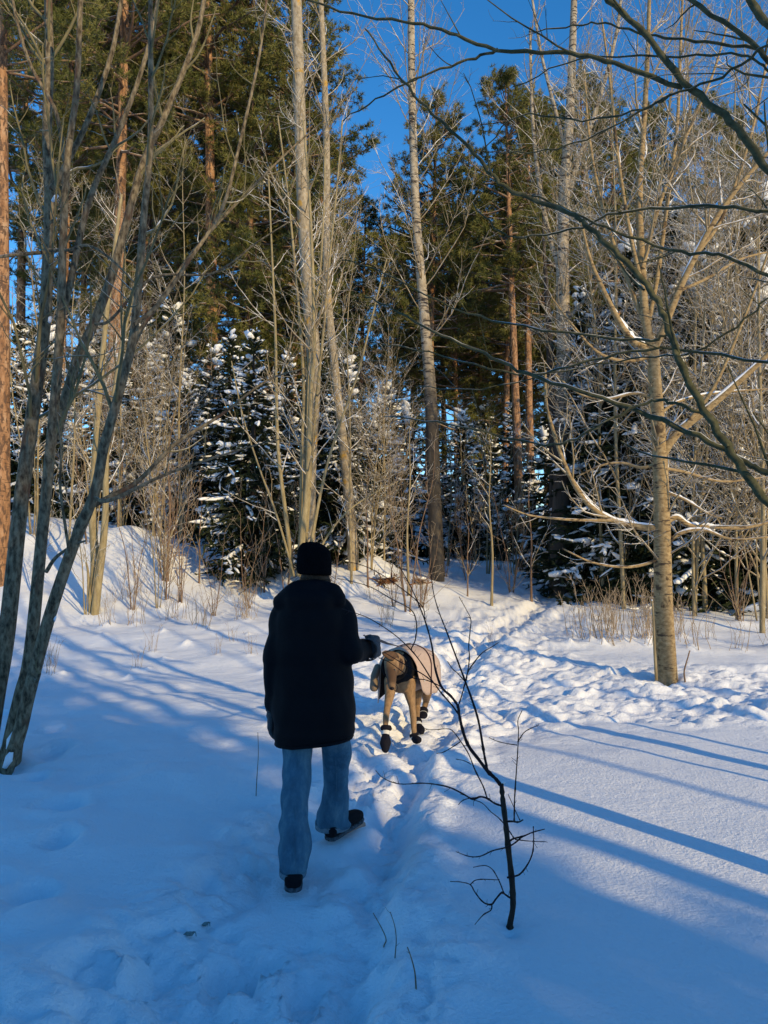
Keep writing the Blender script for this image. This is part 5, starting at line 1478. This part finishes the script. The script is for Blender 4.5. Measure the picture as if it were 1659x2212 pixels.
# ------------------------------------------------------------------ the dog
M_FUR = mat_plain('tan_fur', (.27, .165, .085), .3, 45, .7, .25, .2, stretch=(1, 1, .4))
def shade_face(m):
    nt = m.node_tree; b = nt.nodes['Principled BSDF']
    src = b.inputs['Base Color'].links[0].from_socket
    tc = N(nt, 'ShaderNodeTexCoord'); vm = N(nt, 'ShaderNodeVectorMath', operation='DISTANCE')
    nt.links.new(tc.outputs['Object'], vm.inputs[0])
    c = P(757.1 + .1455 * 590, 1360.5 + .1455 * 700, 5.56) - np.array([.25, 6.2, gz(.25, 6.2)])
    vm.inputs[1].default_value = tuple(c)
    nz = noise_node(nt, 30, 3)
    mr = N(nt, 'ShaderNodeMapRange'); mr.inputs[1].default_value = .08; mr.inputs[2].default_value = .16; mr.inputs[3].default_value = .92; mr.inputs[4].default_value = 0
    nt.links.new(math_node(nt, 'ADD', vm.outputs['Value'], math_node(nt, 'MULTIPLY', nz.outputs['Fac'], .05)), mr.inputs[0])
    nt.links.new(mix_color(nt, mr.outputs[0], src, (.075, .042, .024)), b.inputs['Base Color'])  # brown face, darkened round the muzzle to paint in the head's shaded side
shade_face(M_FUR)
M_FUR_D = mat_plain('brown_fur', (.10, .055, .03), .35, 45, .7, .25, .2)
M_DCOAT = mat_plain('beige_quilted_cloth', (.50, .37, .30), .08, 10, .85, .2, .1, stretch=(1, 1, 9))
M_DCOAT_SHADED = mat_plain('shaded_coat_cloth', (.20, .15, .11), .12, 14, .85, .2, .1)  # same beige coat cloth, its shade painted in as taupe for the hanging flap
M_LINING = mat_plain('black_lining', (.008, .008, .010), .3, 60, .85, .2, .1)
M_BOOTIE = mat_plain('navy_black_boot_cloth', (.008, .008, .014), .4, 150, .85, .4, .15)
M_BAND = mat_plain('white_reflective_band', (.62, .60, .56), .1, 60, .5)
M_STRAP = mat_plain('burgundy_strap', (.045, .014, .022), .3, 60, .6)
M_NOSE = mat_plain('dark_nose', (.02, .012, .01), .2, 60, .4)
M_LEASH = mat_plain('grey_webbing', (.075, .065, .07), .3, 200, .7, .3)
M_EYE = mat_plain('dark_eye', (.01, .007, .005), .1, 60, .15, spec=.6)
def Q(cx, cy, d): return P(757.1 + .1455 * cx, 1360.5 + .1455 * cy, d)
dbase = np.array([.25, 6.2, gz(.25, 6.2)])
dog = thing('dog', 'tan short-haired dog in beige coat and black boots walking on the path', 'dog', dbase)
def QR(cx, cy, d): return Q(cx, cy, d) - dbase
bm = bmesh.new()
W, Mi, Ru = QR(730, 600, 5.98), QR(900, 560, 6.32), QR(1080, 570, 6.66)
fw = unit(W - Ru); fw[2] = 0; fw = unit(fw)                 # the way it walks
lt = np.array([fw[1], -fw[0], 0])                           # to one side
cone_hull(bm, W, (.115, .13, .16), Mi, (.12, .12, .155)); cone_hull(bm, Mi, (.12, .12, .155), Ru, (.10, .12, .12))
cone_hull(bm, W + np.array([0, 0, -.08]), (.09, .10, .10), Mi + np.array([0, 0, -.06]), (.09, .1, .1))
HD = QR(612, 470, 5.70)
cone_hull(bm, W + fw * .05 + np.array([0, 0, .03]), .095, HD + np.array([.02, .05, 0]), .065)
cone_hull(bm, HD, (.060, .065, .062), QR(606, 600, 5.63), (.05, .05, .05))           # skull to brow
cone_hull(bm, QR(606, 600, 5.63), (.046, .045, .045), QR(612, 760, 5.54), (.034, .034, .034))
cone_hull(bm, QR(612, 740, 5.55), (.036, .034, .034), QR(614, 845, 5.50), (.028, .026, .026))
cone_hull(bm, QR(600, 640, 5.66), .036, QR(606, 820, 5.58), .022)                    # lower jaw
def leg(pts): 
    for (a, ra), (b, rb_) in zip(pts[:-1], pts[1:]): cone_hull(bm, a, ra, b, rb_)
leg([(QR(870, 720, 5.98), .062), (QR(872, 900, 6.0), .050), (QR(915, 1130, 5.98), .029), (QR(935, 1330, 5.94), .026), (QR(942, 1500, 5.92), .022), (QR(955, 1570, 5.91), .02)])
leg([(QR(600, 760, 5.92), .055), (QR(588, 930, 5.86), .042), (QR(548, 1150, 5.74), .027), (QR(526, 1300, 5.68), .025), (QR(520, 1430, 5.66), .020), (QR(524, 1640, 5.60), .026), (QR(522, 1760, 5.57), .020)])
leg([(QR(1165, 720, 6.66), .085), (QR(1130, 900, 6.58), .055), (QR(1125, 1050, 6.76), .030), (QR(1090, 1190, 6.72), .023), (QR(1080, 1230, 6.70), .022)])
leg([(QR(1020, 760, 6.62), .085), (QR(985, 930, 6.44), .052), (QR(990, 1120, 6.58), .030), (QR(985, 1350, 6.36), .022), (QR(1000, 1400, 6.34), .02)])
cone_hull(bm, Ru - fw * .10 + np.array([0, 0, .05]), .030, Ru - fw * .20 + np.array([0, 0, -.12]), .014)
cone_hull(bm, Ru - fw * .20 + np.array([0, 0, -.12]), .014, Ru - fw * .22 + np.array([0, 0, -.28]), .008)
dbody = skin('body', bm, .0075, 3, M_FUR, dog)
# ears: soft folded flaps
def flap(name, pts, wid, nrm, mat, parent, th=.006):
    pts = cr(np.array(pts), 5); n = len(pts)
    t = unit(np.gradient(pts, axis=0)); s_ = unit(np.cross(t, np.array(nrm, float)))
    w = np.interp(np.linspace(0, 1, n), np.linspace(0, 1, len(wid)), wid)
    A = Acc(); k = 10
    a = np.arange(k) * 2 * np.pi / k
    nn = unit(np.cross(s_, t))
    v = pts[:, None] + (np.cos(a)[None, :, None] * s_[:, None] * w[:, None, None] + np.sin(a)[None, :, None] * nn[:, None] * th)
    i = (np.arange(n - 1)[:, None] * k); j = np.arange(k)[None]
    q = np.stack([i + j, i + k + j, i + k + (j + 1) % k, i + (j + 1) % k], -1).reshape(-1, 4)
    A.add(v.reshape(-1, 3), q); 
    return link(name, A.mesh(name), mat, parent)
flap('ear', [QR(700, 440, 5.69), QR(640, 395, 5.64), QR(570, 370, 5.60), QR(500, 345, 5.58), QR(472, 330, 5.58)], [.026, .036, .032, .020, .005], (0, -1, .35), M_FUR_D, dog)
flap('ear', [QR(690, 450, 5.72), QR(735, 470, 5.70), QR(720, 540, 5.68), QR(690, 610, 5.66)], [.018, .026, .024, .006], (.4, -1, .1), M_FUR_D, dog)
nb = bmesh.new(); ellipsoid(nb, QR(615, 868, 5.485), (.019, .014, .014)); skin('nose', nb, .004, 2, M_NOSE, dog)
for cx in (575, 650):
    nb = bmesh.new(); ellipsoid(nb, QR(cx, 600, 5.588 if cx > 600 else 5.592), (.012, .008, .011)); skin('eye', nb, .003, 1, M_EYE, dog)
# collar with a ring
A = Acc()
cc = QR(660, 560, 5.80); ax = unit(W - HD); u_ = unit(np.cross(ax, np.array([0, 0, 1.]))); v_ = np.cross(ax, u_)
a = np.linspace(0, 2 * np.pi, 25); lp = cc + .092 * (np.cos(a)[:, None] * u_ + np.sin(a)[:, None] * v_)
A.tubes(lp, np.full(25, .009), 8); col_ = link('collar', A.mesh('collar'), M_LINING, dog)
A = Acc(); rg = QR(670, 860, 5.66); lp = rg + .022 * (np.cos(a)[:, None] * np.array([.6, .3, 0]) + np.sin(a)[:, None] * np.array([0, 0, 1.]))
A.tubes(lp, np.full(25, .003), 6); link('ring', A.mesh('ring'), M_NOSE, col_)

# coat: an open sheet over the back, hanging at the sides, lined in black
def sheet(name, f, nu, nv, th, mat, lining, parent):
    u, v = np.meshgrid(np.linspace(0, 1, nu), np.linspace(-1, 1, nv), indexing='ij')
    pts = f(u.ravel(), v.ravel())
    idx = np.arange(nu * nv).reshape(nu, nv)
    q = np.stack([idx[:-1, :-1], idx[:-1, 1:], idx[1:, 1:], idx[1:, :-1]], -1).reshape(-1, 4)
    me = mesh_from(name, pts, q); me.materials.append(mat); me.materials.append(lining)
    o = link(name, me, None, parent)
    m = o.modifiers.new('thick', 'SOLIDIFY'); m.thickness = th; m.offset = -1; m.material_offset = 1; m.material_offset_rim = 0
    return o
def coatf(u, v):
    # u from the shoulders to the rump, v across from one hem over the back to the other
    c = np.stack([np.interp(u, [0, .5, 1], [W[k] + fw[k] * .03, Mi[k], Ru[k] - fw[k] * .12]) for k in range(3)], 1)
    wd = np.interp(u, [0, .15, .5, .85, 1], [.155, .165, .172, .158, .125]); top = np.interp(u, [0, .15, .5, .85, 1], [.165, .185, .185, .165, .125])
    hang = np.interp(u, [0, .1, .3, .6, .8, .95, 1], [.06, .15, .20, .20, .14, .08, .05])
    hang = np.where(v < 0, hang * np.interp(u, [0, .25, .6, 1], [1.9, 1.5, 1, 1]), hang)
    a = np.clip(np.abs(v) / .62, 0, 1) * np.pi / 2
    wd = np.where(v < 0, np.interp(u, [0, .1, .35, .7, 1], [.15, .19, .235, .19, .125]), wd)
    side = np.sign(v) * wd * np.sin(a)
    z = top * np.cos(a)
    dn = np.clip((np.abs(v) - .62) / .38, 0, 1)
    z = z - dn * hang
    side = side + np.sign(v) * dn * (.012 + .008 * np.sin(u * 9 + v * 2))
    rp = .006 * vnoise(u * 8, v * 7, 77) * 2
    return c + side[:, None] * (-lt) + np.stack([0 * z, 0 * z, z + rp], 1)
dcoat = sheet('dog_coat', coatf, 26, 40, .006, M_DCOAT, M_LINING, dog)
# belly wrap and black bib
bm = bmesh.new()
cone_hull(bm, W * .5 + Mi * .5 + np.array([0, 0, -.03]), (.140, .12, .175), Mi * .25 + Ru * .75 + np.array([0, 0, -.02]), (.125, .12, .15))
skin('belly_wrap', bm, .008, 3, M_DCOAT, dog)
bm = bmesh.new()
cone_hull(bm, W + fw * .055 + np.array([.01, 0, .015]), (.112, .10, .125), W + np.array([.02, .05, .01]), (.138, .11, .16))
skin('bib', bm, .008, 3, M_LINING, dog)
bm = bmesh.new()
cone_hull(bm, QR(1235, 690, 6.72), (.022, .06, .035), QR(1215, 790, 6.74), (.018, .05, .03))
skin('rump_patch', bm, .006, 2, M_LINING, dog)
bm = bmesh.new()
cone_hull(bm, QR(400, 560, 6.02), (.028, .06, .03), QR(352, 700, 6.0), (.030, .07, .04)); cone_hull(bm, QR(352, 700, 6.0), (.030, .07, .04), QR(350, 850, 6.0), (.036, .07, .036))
skin('coat_flap', bm, .006, 3, M_DCOAT_SHADED, dog)
# strap round the coat
A = Acc()
us = np.full(40, .52); vv = np.linspace(-.95, 1.0, 40)
sp_ = coatf(us - .10 * np.abs(vv) ** 2, vv) + np.array([0, 0, .004]); 
sn = unit(sp_ - (Mi + np.array([0, 0, -.05])))
A.tubes(sp_ + sn * .005, np.full(40, .005), 6); link('strap', A.mesh('strap'), M_STRAP, dog)
A = Acc(); s2 = np.array([QR(1085, 690, 6.18), QR(1050, 740, 6.13), QR(1000, 785, 6.10), QR(960, 803, 6.10)]); A.tubes(cr(s2, 4), np.full(13, .007), 6); link('strap', A.mesh('strap_end'), M_STRAP, dog)
nb = bmesh.new(); ellipsoid(nb, coatf(np.array([.16]), np.array([.80]))[0] - lt * .006, (.008, .008, .008)); skin('snap', nb, .003, 1, M_BAND, dog)
# boots: cuff, white band, foot
def bootie(top, band0, band1, toe, r_top, r_mid, r_foot, fw_=None):
    ax = unit(toe - band1)
    bm = bmesh.new()
    cone_hull(bm, band1, r_mid, band1 * .45 + toe * .55, r_foot); cone_hull(bm, band1 * .45 + toe * .55, r_foot, toe, np.asarray(r_foot) * .62)
    cone_hull(bm, band0, r_mid, band1, r_mid)
    o = skin('boot', bm, .0055, 2, M_BOOTIE, dog, lambda c: .003 * vnoise(c[:, 0] * 60, c[:, 2] * 60 + c[:, 1] * 40, 8))
    A = Acc(); A.tubes(np.array([top, top * .6 + band0 * .4, top * .2 + band0 * .8, band0]), np.array([r_top * .92, r_top * 1.08, r_top * 1.02, r_mid * 1.0]), 16)
    cu = link('cuff', A.mesh('boot_cuff'), M_BOOTIE, o)
    A = Acc(); A.tubes(np.array([band0, band0 * .5 + band1 * .5, band1]), np.array([r_mid * 1.03, r_mid * 1.06, r_mid * 1.05]), 16)
    link('band', A.mesh('boot_band'), M_BAND, o)
    return o
bootie(QR(530, 1425, 5.66), QR(528, 1500, 5.645), QR(524, 1560, 5.63), QR(518, 1775, 5.56), .040, .028, .043)
bootie(QR(940, 1540, 5.93), QR(955, 1588, 5.92), QR(962, 1615, 5.91), QR(1000, 1645, 5.80), .036, .031, np.array([.040, .05, .030]))
bootie(QR(1078, 1175, 6.73), QR(1078, 1235, 6.70), QR(1078, 1258, 6.69), QR(1072, 1285, 6.60), .042, .038, np.array([.044, .05, .028]))
bootie(QR(985, 1335, 6.38), QR(1000, 1400, 6.34), QR(1012, 1440, 6.31), QR(1055, 1515, 6.20), .038, .033, np.array([.040, .05, .032]))

# ------------------------------------------------------------------ leash from the hand to the dog's back
lpts = cr(np.array([HANDP + np.array([-.05, .02, .03]), HANDP, HANDP + np.array([.03, .08, -.005]), Q(560, 205, 4.75), Q(700, 236, 5.3), Q(800, 238, 5.75), coatf(np.array([.25]), np.array([.02]))[0] + dbase + np.array([0, -.02, .014]), coatf(np.array([.42]), np.array([.03]))[0] + dbase + np.array([0, 0, .010])]), 8)
A = Acc()
n = len(lpts); tw = np.linspace(0, 5.0, n)
t = unit(np.gradient(lpts, axis=0)); s_ = unit(np.cross(t, np.array([0, 0, 1.]))); u_ = np.cross(s_, t)
wv = (np.cos(tw)[:, None] * s_ + np.sin(tw)[:, None] * u_) * .008; tv = (-np.sin(tw)[:, None] * s_ + np.cos(tw)[:, None] * u_) * .0014
v = np.stack([lpts - wv - tv, lpts + wv - tv, lpts + wv + tv, lpts - wv + tv], 1)
i = np.arange(n - 1)[:, None] * 4; j = np.arange(4)[None]
q = np.stack([i + j, i + 4 + j, i + 4 + (j + 1) % 4, i + (j + 1) % 4], -1).reshape(-1, 4)
A.add(v.reshape(-1, 3) - HANDP, q)
o = link('leash', A.mesh('leash'), M_LEASH, None, HANDP)
tag(o, 'twisted grey webbing leash running from the gloved hand to the coat of the dog', 'leash')
